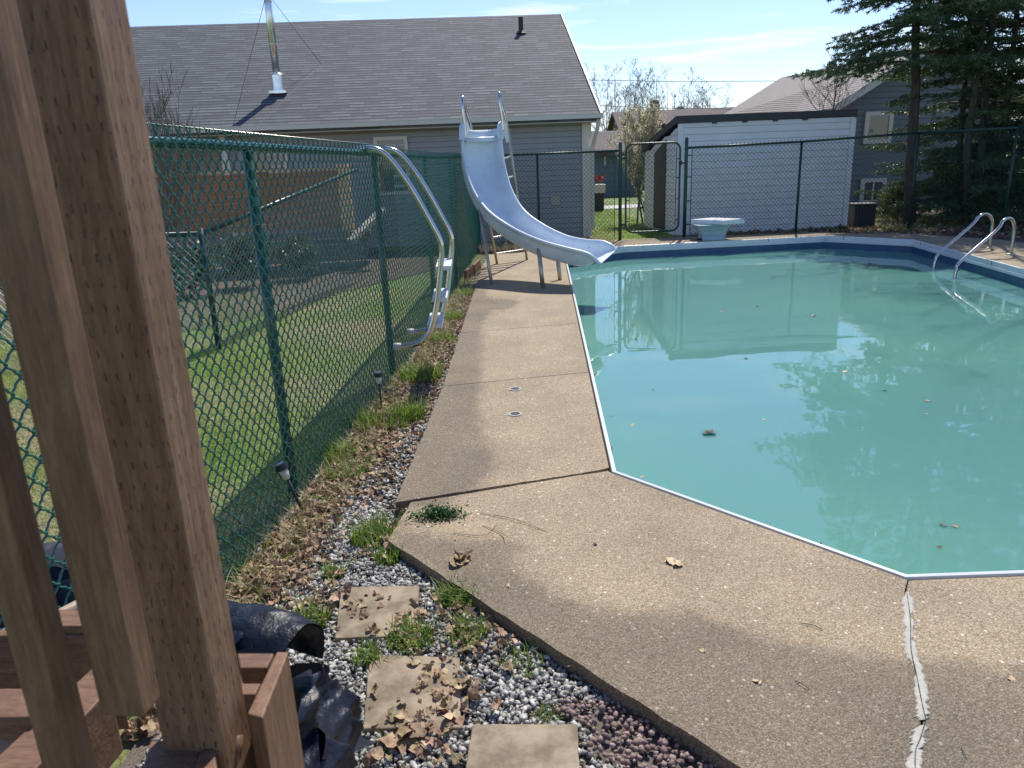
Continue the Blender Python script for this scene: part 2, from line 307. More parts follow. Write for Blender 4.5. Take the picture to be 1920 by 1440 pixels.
class MB:
    def __init__(s): s.V = []; s.F = []
    def add(s, vs, fs):
        b = len(s.V); s.V += [np.array(v, float) for v in vs]; s.F += [[b+i for i in f] for f in fs]; return s
    def box(s, c, d, rz=0., bev=0.):
        hx, hy, hz = np.array(d)/2; ca, sa = math.cos(rz), math.sin(rz); vs = []
        for z in (-hz, hz):
            for x, y in ((-hx, -hy), (hx, -hy), (hx, hy), (-hx, hy)): vs.append((c[0]+x*ca-y*sa, c[1]+x*sa+y*ca, c[2]+z))
        return s.add(vs, [[3, 2, 1, 0], [4, 5, 6, 7], [0, 1, 5, 4], [1, 2, 6, 5], [2, 3, 7, 6], [3, 0, 4, 7]])
    def beam(s, a, b, w, h, upv=(0, 0, 1)):
        a, b = np.array(a, float), np.array(b, float); d = (b-a)/np.linalg.norm(b-a); sd_ = np.cross(d, upv); sd_ /= np.linalg.norm(sd_); u = np.cross(sd_, d)
        vs = [p+sd_*x*w/2+u*y*h/2 for p in (a, b) for x, y in ((-1, -1), (1, -1), (1, 1), (-1, 1))]
        return s.add(vs, [[3, 2, 1, 0], [4, 5, 6, 7], [0, 1, 5, 4], [1, 2, 6, 5], [2, 3, 7, 6], [3, 0, 4, 7]])
    def prism(s, poly, z0, z1):
        n = len(poly); area = sum(poly[i][0]*poly[(i+1) % n][1]-poly[(i+1) % n][0]*poly[i][1] for i in range(n))
        if area < 0: poly = poly[::-1]
        vs = [(p[0], p[1], z0) for p in poly]+[(p[0], p[1], z1) for p in poly]
        return s.add(vs, [list(range(n))[::-1], list(range(n, 2*n))]+[[i, (i+1) % n, n+(i+1) % n, n+i] for i in range(n)])
    def tube(s, pts, r, n=10, cap=True):
        pts = [np.array(p, float) for p in pts]; N_ = len(pts); rs = [r]*N_ if np.isscalar(r) else r
        t0 = pts[1]-pts[0]; t0 /= np.linalg.norm(t0); a = np.array([0, 0, 1.]) if abs(t0[2]) < .9 else np.array([1., 0, 0]); nrm = np.cross(t0, a); nrm /= np.linalg.norm(nrm); vs = []
        for i, p in enumerate(pts):
            t = pts[min(i+1, N_-1)]-pts[max(i-1, 0)]; t /= np.linalg.norm(t); nrm = nrm-t*(nrm@t); nrm /= np.linalg.norm(nrm); bn = np.cross(t, nrm)
            vs += [p+rs[i]*(math.cos(k*2*math.pi/n)*nrm+math.sin(k*2*math.pi/n)*bn) for k in range(n)]
        fs = [[i*n+k, i*n+(k+1) % n, (i+1)*n+(k+1) % n, (i+1)*n+k] for i in range(N_-1) for k in range(n)]
        if cap: fs += [list(range(n))[::-1], list(range((N_-1)*n, N_*n))]
        return s.add(vs, fs)
    def build(s, name, m, parent=None, smooth=False, bevel=0., uv=None, own=False):
        o = finish(name, s.V, s.F, m, parent, smooth, uv, own)
        if bevel:
            b = o.modifiers.new('bevel', 'BEVEL'); b.width = bevel; b.segments = 2; b.limit_method = 'ANGLE'; b.angle_limit = math.radians(40)
        if smooth:
            for e in o.data.edges: pass
        return o
def bez(pts, k=6):   # smooth Catmull-Rom through points
    P_ = [np.array(p, float) for p in pts]; P_ = [2*P_[0]-P_[1]]+P_+[2*P_[-1]-P_[-2]]; o = []
    for i in range(1, len(P_)-2):
        for j in range(k):
            t = j/k; a, b, c, d = P_[i-1:i+3]
            o.append(.5*((2*b)+(c-a)*t+(2*a-5*b+4*c-d)*t*t+(3*b-a-3*c+d)*t**3))
    o.append(P_[-2]); return o
def segs(name, A, B, RA, RB, m, parent, n=4, smooth=True, own=False):
    """many separate tapered sticks in one mesh, all at once"""
    A = np.asarray(A, float); B = np.asarray(B, float); RA = np.broadcast_to(RA, (len(A),)); RB = np.broadcast_to(RB, (len(A),))
    d = B-A; d /= np.maximum(np.linalg.norm(d, axis=1, keepdims=True), 1e-9)
    ref = np.where(np.abs(d[:, 2:3]) < .9, np.array([[0, 0, 1.]]), np.array([[1., 0, 0]])); u = np.cross(d, ref); u /= np.linalg.norm(u, axis=1, keepdims=True); v = np.cross(d, u)
    rings = []
    for P_, R_ in ((A, RA), (B, RB)):
        for k in range(n):
            a = 2*math.pi*k/n; rings.append(P_+(u*math.cos(a)+v*math.sin(a))*R_[:, None])
    V = np.stack(rings, 1).reshape(-1, 3); base = np.arange(len(A))[:, None]*2*n
    Fq = np.concatenate([base+np.array([[k, (k+1) % n, n+(k+1) % n, n+k]]) for k in range(n)], 0)
    return finish(name, V, Fq, m, parent, smooth, own=own)
def scatter(name, tv, tf, pos, rot, scl, m, parent=None, own=False, smooth=False):
    """instances of a template merged into one mesh; rot (n,3,3), scl (n,) or (n,3)"""
    tv = np.asarray(tv, float); tf = np.asarray(tf); scl = np.asarray(scl, float)
    if scl.ndim == 1: scl = np.repeat(scl[:, None], 3, 1)
    if tv.ndim == 2: tv = np.broadcast_to(tv, (len(pos),)+tv.shape)
    V = np.einsum('nij,nkj->nki', rot, tv*scl[:, None, :])+pos[:, None, :]
    Fa = (tf[None]+np.arange(len(pos))[:, None, None]*tv.shape[1]).reshape(-1, tf.shape[1])
    return finish(name, V.reshape(-1, 3), Fa, m, parent, smooth, own=own)
def eul(rx, ry, rz):
    cx, sx, cy, sy, cz, sz = np.cos(rx), np.sin(rx), np.cos(ry), np.sin(ry), np.cos(rz), np.sin(rz); o = np.zeros((len(rx), 3, 3))
    o[:, 0, 0] = cz*cy; o[:, 0, 1] = cz*sy*sx-sz*cx; o[:, 0, 2] = cz*sy*cx+sz*sx
    o[:, 1, 0] = sz*cy; o[:, 1, 1] = sz*sy*sx+cz*cx; o[:, 1, 2] = sz*sy*cx-cz*sx
    o[:, 2, 0] = -sy; o[:, 2, 1] = cy*sx; o[:, 2, 2] = cy*cx
    return o
def inpoly(x, y, poly):
    x = np.asarray(x); y = np.asarray(y); r = np.zeros(x.shape, bool); n = len(poly)
    for i in range(n):
        x0, y0 = poly[i][:2]; x1, y1 = poly[(i+1) % n][:2]
        c = ((y0 > y) != (y1 > y)); r ^= c & (x < (x1-x0)*(y-y0)/((y1-y0) if y1 != y0 else 1e-9)+x0)
    return r

# ------------------------------------------------------------------ ground, water, deck
POOL = [(.52, 3.64), (1.0, 13.0), (2.16, 13.85), (6.01, 14.2), (7.06, 13.05), (6.62, 9.4), (6.35, 4.0), (5.3, 2.5), (1.49, 2.53)]
WZ = -.225
def sheet(name, rects, z, m):
    mb = MB()
    for x0, y0, x1, y1 in rects: mb.add([(x0, y0, z), (x1, y0, z), (x1, y1, z), (x0, y1, z)], [[0, 1, 2, 3]])
    return tag(mb.build(name, m), kind='structure')
xs = [-900, .3, 7.35, 900]; ys = [-300, 2.25, 14.45, 1500]
sheet('ground', [(xs[i], ys[j], xs[i+1], ys[j+1]) for i in range(3) for j in range(3) if not (i == 1 and j == 1)], -.075, M['lawn'])
def flat(name, poly, z, m, kind='structure'):
    mb = MB(); mb.add([(p[0], p[1], z) for p in poly], [list(range(len(poly)))]); return tag(mb.build(name, m), kind=kind)
flat('gravel_base', [(-1.25, .2), (1.6, .2), (.3, 2.1), (.0, 2.4), (-.4, 3.4), (-1.15, 3.4)], -.068, M['grit'])
flat('soil_strip', [(-1.2, 3.4), (-.4, 3.4), (-.3, 12.6), (1.2, 14.4), (1.2, 15.2), (-.3, 15.2), (-.62, 11)], -.066, M['soil'])
flat('mulch_bed', [(3.6, 14.6), (7.3, 13.9), (7.6, 12.8), (12, 8), (20, 8), (20, 24), (9.0, 24), (7.0, 15.9), (3.6, 15.4)], -.066, M['soil'])
flat('garden_bed', [(-9, 7.2), (-3.2, 8.2), (-2.2, 10.5), (-.9, 12.7), (-.6, 15.2), (-9, 15.8)], -.064, M['soil'])
flat('path', [(1.9, 25.0), (9, 25.6), (9, 27.4), (1.9, 26.6)], -.06, M['path'])
wo = MB().prism([(p[0]+(.006 if p[0] < 3 else -.006), p[1]) for p in POOL], -1.4, WZ).build('water', M['water']); tag(wo, kind='structure')
# pool wall: blue liner below a white coping
def ring_strip(name, poly, prof, m, parent=None, kind=None):
    n = len(poly); P2 = [np.array(p, float) for p in poly]; V = []; k = len(prof)
    nrm = []
    for i in range(n):
        e = P2[(i+1) % n]-P2[i]; e /= np.linalg.norm(e); nrm.append(np.array([e[1], -e[0]]))   # inward for a clockwise loop
    for i in range(n):
        a, b = nrm[i-1], nrm[i]; mtr = (a+b)/(1+a@b)
        for o_, z in prof: q = P2[i]+mtr*o_; V.append((q[0], q[1], z))
    Fq = [[i*k+j, i*k+j+1, ((i+1) % n)*k+j+1, ((i+1) % n)*k+j] for i in range(n) for j in range(k-1)]
    o = finish(name, V, Fq, m, parent)
    if kind: tag(o, kind=kind)
    return o
ring_strip('pool_wall', POOL, [(.012, -.09), (.012, -1.2), (.03, -1.2)], M['liner'], kind='structure')
ring_strip('coping', POOL, [(-.010, -.05), (-.010, .006), (.0, .010), (.012, .004), (.012, -.05), (.010, -.055), (.010, -.062), (.026, -.068), (.026, -.105), (.012, -.112)], M['coping'], kind='structure')
cj = MB()
for i in range(len(POOL)):
    a = np.array(POOL[i]); b = np.array(POOL[(i+1) % len(POOL)]); Ld = np.linalg.norm(b-a); e = (b-a)/Ld; nn_ = np.array([e[1], -e[0]])
    for t in np.arange(.35, Ld, 2.4):
        q = a+e*t+nn_*.0197; cj.box((q[0], q[1], -.022), (.006, .004, .056), math.atan2(e[1], e[0]))
cjo = cj.build('coping_joint', M['roofedge'], bpy.data.objects['coping'])

STAIN = [[(-.70, 12.5), (-.30, 12.0), (-.26, 9.4), (-.20, 8.1), (-.26, 7.4), (-.24, 6.3), (-.21, 5.5), (-.23, 4.7), (-.12, 4.0), (-.10, 3.75), (-.18, 3.5), (-.40, 3.28), (-.7, 3.3)],
         [(-.75, 3.2), (-.34, 3.02), (-.02, 2.96), (.06, 2.86), (-.01, 2.70), (.14, 2.52), (.36, 2.38), (.62, 2.38), (.8, 2.22), (1.05, 2.12), (1.5, 2.02), (1.9, 2.02), (2.4, 1.9), (2.4, .5), (.5, .5), (-.1, 2.3)],
         [(-.35, 8.9), (-.05, 8.95), (.15, 8.75), (.1, 8.4), (-.1, 8.2), (-.3, 8.3)]]
def sdist(x, y):
    best = -9.
    for poly in STAIN:
        n = len(poly); dmin = 9.
        for i in range(n):
            x0, y0 = poly[i]; x1, y1 = poly[(i+1) % n]; L2 = (x1-x0)**2+(y1-y0)**2; t = max(0, min(1, ((x-x0)*(x1-x0)+(y-y0)*(y1-y0))/L2)); dmin = min(dmin, math.hypot(x-x0-t*(x1-x0), y-y0-t*(y1-y0)))
        ins = bool(inpoly(x, y, poly)); best = max(best, dmin if ins else -dmin)
    return best
deck_root = bpy.data.objects.new('pool_deck', None); link(deck_root); tag(deck_root, kind='structure')
def rough_edge(a, b, amp, n):
    a, b = np.array(a, float), np.array(b, float); d = b-a; nn_ = np.array([-d[1], d[0]])/np.linalg.norm(d)
    return [tuple(a+d*(i/n)+nn_*(random.uniform(-amp, amp) if 0 < i < n else 0)) for i in range(n)]
def slab(poly, grid=.06, z=0., thick=.11):
    bm = bmesh.new(); vs = [bm.verts.new((p[0], p[1], z)) for p in poly]; f = bm.faces.new(vs)
    if f.normal.z < 0: f.normal_flip()
    bm.normal_update()
    bm.faces.ensure_lookup_table()
    if bm.faces[0].normal.z < 0: bmesh.ops.reverse_faces(bm, faces=bm.faces[:])
    ext = bmesh.ops.extrude_face_region(bm, geom=bm.faces[:]); top = [g for g in ext['geom'] if isinstance(g, bmesh.types.BMVert)]
    for v in top: v.co.z -= thick
    bmesh.ops.recalc_face_normals(bm, faces=bm.faces[:])
    if grid:
        x = [p[0] for p in poly]; y = [p[1] for p in poly]
        for q in np.arange(min(x)+grid, max(x), grid): bmesh.ops.bisect_plane(bm, geom=bm.verts[:]+bm.edges[:]+bm.faces[:], plane_co=(q, 0, 0), plane_no=(1, 0, 0))
        for q in np.arange(min(y)+grid*1.5, max(y), grid*1.5): bmesh.ops.bisect_plane(bm, geom=bm.verts[:]+bm.edges[:]+bm.faces[:], plane_co=(0, q, 0), plane_no=(0, 1, 0))
    me = bpy.data.meshes.new('slab'); bm.to_mesh(me); bm.free()
    at = me.attributes.new('stain', 'FLOAT', 'POINT'); vals = [.5+max(-.5, min(.5, sdist(v.co.x, v.co.y)*1.6)) for v in me.vertices] if grid else [0.]*len(me.vertices)
    at.data.foreach_set('value', vals); me.materials.append(M['deck']); o = bpy.data.objects.new('slab', me); link(o); o.parent = deck_root; return o
def lerp(a, b, t): return (a[0]+(b[0]-a[0])*t, a[1]+(b[1]-a[1])*t)
PL = lambda y: (.52+(y-3.64)*(.48/9.36)-.022, y)
DL = [(-.61, 3.36), (-.56, 4.19), (-.52, 5.07), (-.45, 9.02), (-.39, 11.85), (-.36, 13.6)]
def dl(y):
    for (x0, y0), (x1, y1) in zip(DL, DL[1:]):
        if y0 <= y <= y1: return (x0+(x1-x0)*(y-y0)/(y1-y0), y)
J = [5.35, 7.15, 9.75, 12.3]     # joints: left y; the right end lies a little farther
g_ = .005
def rag(a, b): return rough_edge(a, b, .0035, max(3, int(math.dist(a, b)/.05)))
slab(rag(dl(J[0]-g_), (-.60, 3.38))+rag((-.60, 3.38), (.49, 3.685))+[PL(3.7), PL(J[0]+.22-g_)])
for ja, jb in ((0, 1), (1, 2), (2, 3)):
    slab([dl(J[jb]-g_)]+rag(dl(J[jb]-g_*2), dl(J[ja]+g_))+[dl(J[ja]+g_), PL(J[ja]+.22+g_), PL(J[jb]+.22-g_)], grid=.1)
CKW = [tuple(G(px, py)[:2]) for px, py in ((1702, 1090), (1697, 1110), (1703, 1170), (1709, 1220), (1722, 1270), (1729, 1330), (1728, 1362), (1720, 1400), (1712, 1450))]+[(.90, 1.255)]
slab(rag((-.58, 2.99), (-.03, 2.34))+rag((-.03, 2.34), (.58, 1.63))+rag((.58, 1.63), (.885, 1.27))+[(x-.003, y) for x, y in CKW[::-1]]+[(1.482, 2.512)]+[(.505, 3.625)]+rag((.49, 3.66), (-.57, 3.355)))
slab([(x+.004, y) for x, y in CKW[::-1][:1]]+[(1.0, 1.12), (7.6, 1.1), (7.6, 2.0), (5.31, 2.48), (1.505, 2.505)]+[(x+.004, y) for x, y in CKW[:-1]])
slab([(-.36, J[3]+.0+g_), (.98-.02, J[3]+.22+g_), (.975, 13.02), (2.14, 13.88), (2.0, 15.0), (1.2, 14.5), (.2, 13.5), (-.36, 13.4)], grid=0)
slab([(2.16, 13.875), (6.02, 14.225), (6.35, 14.7), (6.2, 14.95), (2.01, 15.0)], grid=0)
slab([(6.03, 14.22), (7.085, 13.06), (6.65, 9.4), (6.4, 4.0), (6.8, 2.3), (8.6, 2.3), (8.6, 10), (8.3, 12.6), (7.6, 13.9), (6.37, 14.68)], grid=0)
# crack filler: trowelled mortar over the crack between the two near slabs
def strip(name, pts, wl_, wr_, z, m, seed, n_=14):
    R2 = random.Random(seed); P_ = bez([np.array(p, float) for p in pts], n_); V = []; a = b = 0.
    for i, p in enumerate(P_):
        e_ = min(1, i/4, (len(P_)-1-i)/4); a = .6*a+R2.gauss(0, .22); b = .6*b+R2.gauss(0, .22)
        l_ = wl_*max(.35, 1+a)*(.35+.65*e_); r_ = wr_*max(.35, 1+b)*(.35+.65*e_)
        V += [(p[0]-l_, p[1], z-.001), (p[0]-l_*.7, p[1], z+.003), (p[0]+r_*.1, p[1], z+.0035+R2.uniform(-.0008, .0008)), (p[0]+r_*.75, p[1], z+.003), (p[0]+r_, p[1], z-.001)]
    return finish(name, V, [[i*5+j_, i*5+j_+1, i*5+6+j_, i*5+5+j_] for i in range(len(P_)-1) for j_ in range(4)], m, deck_root)
CK = [(1700, 1112), (1703, 1170), (1709, 1220), (1722, 1270), (1728, 1330), (1731, 1352)]
strip('crack_filler', [G(*q) for q in CK], .017, .019, .002, M['filler'], 3)
strip('crack_filler', [G(1730, 1362), G(1722, 1385), G(1716, 1412), G(1712, 1460)], .020, .020, .002, M['filler'], 4)
strip('crack_line', [G(q[0]+4*math.sin(i*1.7), q[1]) for i, q in enumerate(CK)]+[G(1726, 1385), G(1716, 1412), G(1716, 1460)], .0012, .0012, .0062, M['rubber'], 5, 10)
for pxy in ((966, 730), (966, 777)):
    c = G(*pxy); rt_ = empty('umbrella_sleeve', (c[0], c[1], .0), 'small round plastic deck sleeve in the concrete, the %s of the two' % ('farther' if pxy[1] < 750 else 'nearer'), 'deck sleeve', 'round sleeves set in the side walk')
    a = MB(); n = 28; V = []; Fq = []
    for i in range(n):
        t = 2*math.pi*i/n
        for r_, z in ((.047, .0005), (.045, .006), (.033, .006), (.031, -.004)): V.append((c[0]+r_*math.cos(t), c[1]+r_*math.sin(t), z))
        for j in range(3): Fq.append([i*4+j, ((i+1) % n)*4+j, ((i+1) % n)*4+j+1, i*4+j+1])
    a.add(V, Fq); a.add([(c[0]-.047, c[1]-.012, .003), (c[0]-.062, c[1]-.006, .003), (c[0]-.062, c[1]+.008, .003), (c[0]-.046, c[1]+.012, .003)], [[0, 3, 2, 1]]); a.build('rim', M['cap'], rt_)
    b = MB(); b.add([(c[0]+.032*math.cos(2*math.pi*i/n), c[1]+.032*math.sin(2*math.pi*i/n), .0035) for i in range(n)], [list(range(n))]); b.build('plug', M['rubber'], rt_)

# ------------------------------------------------------------------ chain link fences
def link_mesh(name, p0, p1, z0, z1, parent, r=.0022, m=None, pitch=.04, n=4, rnd=True, zt1=None):
    """woven wire between two plan points: every picket is a zigzag, bends rounded and hooked round the next one"""
    p0 = np.array(p0, float); p1 = np.array(p1, float); Ld = np.linalg.norm(p1-p0); e = (p1-p0)/Ld; nr = np.array([e[1], -e[0]]); zt1 = z1 if zt1 is None else zt1
    npk = int(Ld/pitch); nz_ = int((max(z1, zt1)-z0)/pitch)
    A = []; B = []
    for k in range(npk):
        pts = []
        ztop = z1+(zt1-z1)*k/npk; s = (ztop-z0)/(nz_*pitch)
        for j in range(nz_+1):
            side = (j+k) % 2; x = (k+side)*pitch; z = ztop-j*pitch*s
            sg = -1 if side == 0 else 1
            if rnd:
                pts += [(x-sg*.0175, z+.0155, sg*r*1.2), (x-sg*.008, z+.010, sg*r*1.1), (x+sg*.0015, z+.0035, sg*r*.5), (x+sg*.0015, z-.0035, -sg*r*.5), (x-sg*.008, z-.010, -sg*r*1.1), (x-sg*.0175, z-.0155, -sg*r*1.2)]
            else: pts.append((x+sg*.001, z, 0.))
        if True:   # knuckle at the top
            x0, zz, _ = pts[0]; pts = [(x0+.004, zz+.012, r*3), (x0-.003, zz+.016, 0.)]+pts
        q = np.array([(p0[0]+e[0]*x+nr[0]*o, p0[1]+e[1]*x+nr[1]*o, z) for x, z, o in pts]); A.append(q[:-1]); B.append(q[1:])
    A = np.concatenate(A); B = np.concatenate(B)
    return segs(name, A, B, r, r, m or M['green_wire'], parent, n)
def rail(pts, r, name, m, parent, n=12): return MB().tube(pts, r, n).build(name, m, parent, smooth=True)
FTZ = lambda y: float(np.interp(y, [1, 3.6, 8.5, 15], [1.72, 1.705, 1.665, 1.69]))
def fx(y): return np.interp(y, [0, 6.4, 9, 15], [-1.45, -.90, -.76, -.50])
S = empty('chain_link_fence', (fx(6), 6, -.07), 'long green chain link fence along the side walk carrying the steel ladder', 'fence')
ycorner = 15.0
link_mesh('wire_mesh', (fx(.7), .7), (fx(6.4), 6.4), -.05, FTZ(.7)+.03, S, r=.0036, n=6, zt1=FTZ(6.4)+.03)
link_mesh('wire_mesh', (fx(6.4), 6.4), (fx(9), 9), -.05, FTZ(6.4)+.03, S, r=.0034, n=3, rnd=False, zt1=FTZ(9)+.03)
link_mesh('wire_mesh', (fx(9), 9), (fx(ycorner), ycorner), -.05, FTZ(9)+.03, S, r=.0034, n=3, rnd=False, zt1=FTZ(ycorner)+.03)
rail([(fx(y)-.03, y, FTZ(y)) for y in (.5, 3.6, 6.4, 9, ycorner)], .021, 'top_rail', M['green'], S)
for y in (1.25, 3.62, 5.92, 8.3, 10.6, 12.8, ycorner):
    MB().tube([(fx(y)-.036, y, -.2), (fx(y)-.036, y, FTZ(y)-.01)], .026, 14).build('post', M['green'], S, smooth=True)
for y in (3.62, 5.92, 8.3):
    for z in (.25, .62, 1.0, 1.35): MB().tube([(fx(y)-.07, y-.002, z), (fx(y)-.03, y-.03, z+.005), (fx(y)+.004, y, z)], .002, 5).build('tie_wire', M['steel_dull'], S)
# far run on the left of the gate
GLx, GRx, GY = 2.25, 3.52, 14.95
ft_root = empty('chain_link_fence', (1., GY, -.07), 'short green chain link run behind the slide, between fence corner and gate', 'fence')
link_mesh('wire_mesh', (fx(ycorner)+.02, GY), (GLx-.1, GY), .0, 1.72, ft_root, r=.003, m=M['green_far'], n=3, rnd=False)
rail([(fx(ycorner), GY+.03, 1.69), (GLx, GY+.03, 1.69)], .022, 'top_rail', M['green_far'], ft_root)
for x in (.66,): MB().tube([(x, GY+.04, -.1), (x, GY+.04, 1.69)], .024, 10).build('post', M['green_far'], ft_root, smooth=True)
MB().tube([(GLx-.11, GY, .02), (GLx-.11, GY, 1.7)], .008, 6).build('tension_bar', M['green_far'], ft_root)
for z in (.2, .6, 1.0, 1.35, 1.6): MB().box((GLx-.07, GY, z), (.09, .02, .022)).build('brace_band', M['green_far'], ft_root)
MB().tube([(GLx, GY, -.1), (GLx, GY, 1.82), (GLx, GY, 1.85)], [.033, .033, .018], 14).build('post', M['green_far'], ft_root, smooth=True)
# gate
gt = empty('gate', ((GLx+GRx)/2, GY, 0), 'green tubular gate with rounded corners and wire mesh infill', 'gate')
gx0, gx1, gz0, gz1, rr = GLx+.11, GRx-.12, .14, 1.80, .14
loop = []
for cx, cz, a0 in ((gx1-rr, gz1-rr, 90), (gx0+rr, gz1-rr, 180), (gx0+rr, gz0+rr, 270), (gx1-rr, gz0+rr, 0)):
    for k in range(0, 7):
        a = math.radians(a0+ (k*15 if a0 != 90 else 90-0-90+k*15)); loop.append((cx+rr*math.cos(a), GY, cz+rr*math.sin(a)))
loop = []
for cx, cz, a0 in ((gx1-rr, gz1-rr, 0), (gx0+rr, gz1-rr, 90), (gx0+rr, gz0+rr, 180), (gx1-rr, gz0+rr, 270)):
    for k in range(7): a = math.radians(a0+k*15); loop.append((cx+rr*math.cos(a), GY, cz+rr*math.sin(a)))
loop.append(loop[0]); MB().tube(loop, .02, 10, cap=False).build('gate_frame', M['green_far'], gt, smooth=True)
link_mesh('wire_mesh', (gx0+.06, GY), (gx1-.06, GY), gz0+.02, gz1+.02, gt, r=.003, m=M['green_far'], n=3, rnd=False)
for x in (gx0+.07, gx1-.07): MB().tube([(x, GY, gz0+.1), (x, GY, gz1-.1)], .007, 6).build('tension_bar', M['green_far'], gt)
for x, s in ((gx0+.035, 1), (gx1-.035, -1)):
    for z in (.35, .75, 1.15, 1.5): MB().box((x, GY, z), (.08, .02, .02)).build('brace_band', M['green_far'], gt)
for z in (.3, 1.55): MB().box((gx0-.05, GY, z), (.09, .03, .05)).build('hinge', M['green_far'], gt, bevel=.004)
MB().box((gx1+.05, GY-.01, 1.42), (.15, .035, .03)).box((gx1+.02, GY-.02, 1.42), (.03, .05, .09)).build('latch', M['black'], gt, bevel=.004)
# far run on the right of the gate
fr = empty('chain_link_fence', (7, 15, -.07), 'long green chain link fence in front of the white shed and the spruces', 'fence')
RP = [(GRx, GY, 1.69), (5.82, 15.15, 1.72), (8.12, 15.2, 1.80), (9.15, 13.85, 1.80), (10.2, 12.1, 1.85), (11.3, 10.2, 1.85)]
for (a, b) in zip(RP, RP[1:]):
    s0 = (a[0]+.1, a[1]) if a is RP[0] else a[:2]
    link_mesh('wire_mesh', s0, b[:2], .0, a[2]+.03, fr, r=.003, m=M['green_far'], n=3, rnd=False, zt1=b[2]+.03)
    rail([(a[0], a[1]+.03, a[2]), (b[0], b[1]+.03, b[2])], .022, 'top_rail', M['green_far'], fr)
for i, (x, y, z) in enumerate(RP):
    if i == 0: MB().tube([(x, y, -.1), (x, y, 1.86), (x, y, 1.89)], [.033, .033, .018], 14).build('post', M['green_far'], fr, smooth=True)
    else: MB().tube([(x, y+.045, -.1), (x, y+.045, z)], .024, 10).build('post', M['green_far'], fr, smooth=True)
MB().tube([(GRx+.11, GY, .02), (GRx+.11, GY, 1.7)], .008, 6).build('tension_bar', M['green_far'], fr)
for z in (.25, .7, 1.15, 1.55): MB().box((GRx+.07, GY, z), (.1, .02, .022)).build('brace_band', M['green_far'], fr)
# the neighbour's lower fence behind
nf = empty('chain_link_fence', (-2.85, 7.1, -.07), 'low dark chain link fence crossing the neighbour lawn behind the tall green one', 'fence')
c0 = (-2.84, 7.1); _q = D(668, 318, 11.5); c1 = (float(_q[0]), 11.5); c2 = (-7.5, 7.6)
for a, b in ((c0, c1), (c0, c2)):
    ze = float(_q[2]) if b is c1 else 1.05
    link_mesh('wire_mesh', a, b, -.02, 1.04, nf, r=.0022, m=M['galv'], n=3, rnd=False, zt1=ze)
    rail([(*a, 1.05), (*b, ze)], .024, 'top_rail', M['green_dark'], nf)
for x, y in (c0, (-5.2, 7.35)):
    MB().tube([(x, y, -.1), (x, y, 1.1)], .026, 10).build('post', M['green_dark'], nf, smooth=True)

# ------------------------------------------------------------------ steel pool ladder hooked over the side fence
hl = empty('pool_ladder', (-.7, 5.8, .2), 'stainless steel pool ladder hooked over the side fence', 'ladder')
prof = [(-.13, 1.66), (-.06, 1.715), (.06, 1.71), (.16, 1.635), (.3, 1.42), (.43, 1.16), (.475, 1.06), (.485, .98), (.47, .86), (.43, .62), (.39, .46), (.35, .36), (.28, .29), (.18, .262), (.10, .26)]
def hp(y, t): return [(fx(y)+d, y-.1*(1.7-z)*t, z) for d, z in bez(prof2, 5)]
for y in (5.62, 6.12):
    pts = [(fx(y)+q[0], y-.02*(1.7-q[1]), q[1]) for q in bez([np.array(p) for p in prof], 5)]
    rl = MB().tube(pts, .0215, 14).build('rail', M['steel'], hl, smooth=True)
    e = pts[-1]; MB().tube([(e[0]-.03, e[1], e[2]), (e[0]+.025, e[1], e[2])], .029, 16).build('end_cap', M['cap'], rl, smooth=True)
    for z, d in ((.80, .462), (.57, .42), (.385, .365)): MB().tube([(fx(y)+d, y-.035, z), (fx(y)+d, y-.014, z)], .009, 10).build('bolt', M['steel_dull'], rl)
for z, d in ((.84, .455), (.60, .41), (.40, .36)):
    mb = MB(); y0 = 5.62+.01; y1 = 6.12-.03; x = fx(5.87)+d
    mb.box((x-.0, (y0+y1)/2, z), (.115, y1-y0, .032), .045)
    for k in range(5): mb.box((x-.032+k*.016, (y0+y1)/2, z+.0165), (.005, y1-y0-.06, .003), .045)
    mb.build('tread', M['tread'], hl, bevel=.003)

# ------------------------------------------------------------------ grab rails of the in-pool ladder
gr = empty('pool_grab_rails', (7.2, 11.3, 0), 'pair of bent stainless steel grab rails at the right edge of the pool', 'handrail')
def grab(foot, wat):
    foot = np.array(foot[:2]); wat = np.array(wat[:2]); d = wat-foot; Ld = np.linalg.norm(d); e = d/Ld
    pr = [(0, 0), (0, .26), (.02, .40), (.09, .50), (.19, .53), (.30, .49), (.42, .37), (Ld-.09, -.0), (Ld-.02, -.10), (Ld, -.2), (Ld, -.42)]
    pts = bez([np.array(p) for p in pr], 6); pts = [(foot[0]+e[0]*q[0], foot[1]+e[1]*q[0], q[1]) for q in pts]
    rl = MB().tube(pts, .024, 14).build('rail', M['steel'], gr, smooth=True)
    MB().tube([(foot[0], foot[1], .0), (foot[0], foot[1], .012), (foot[0], foot[1], .02)], [.062, .058, .03], 20).build('flange', M['steel_dull'], rl, smooth=False)
grab(G(1855, 465), G(1751, 502, WZ)); grab(G(1895, 477), G(1790, 521, WZ))

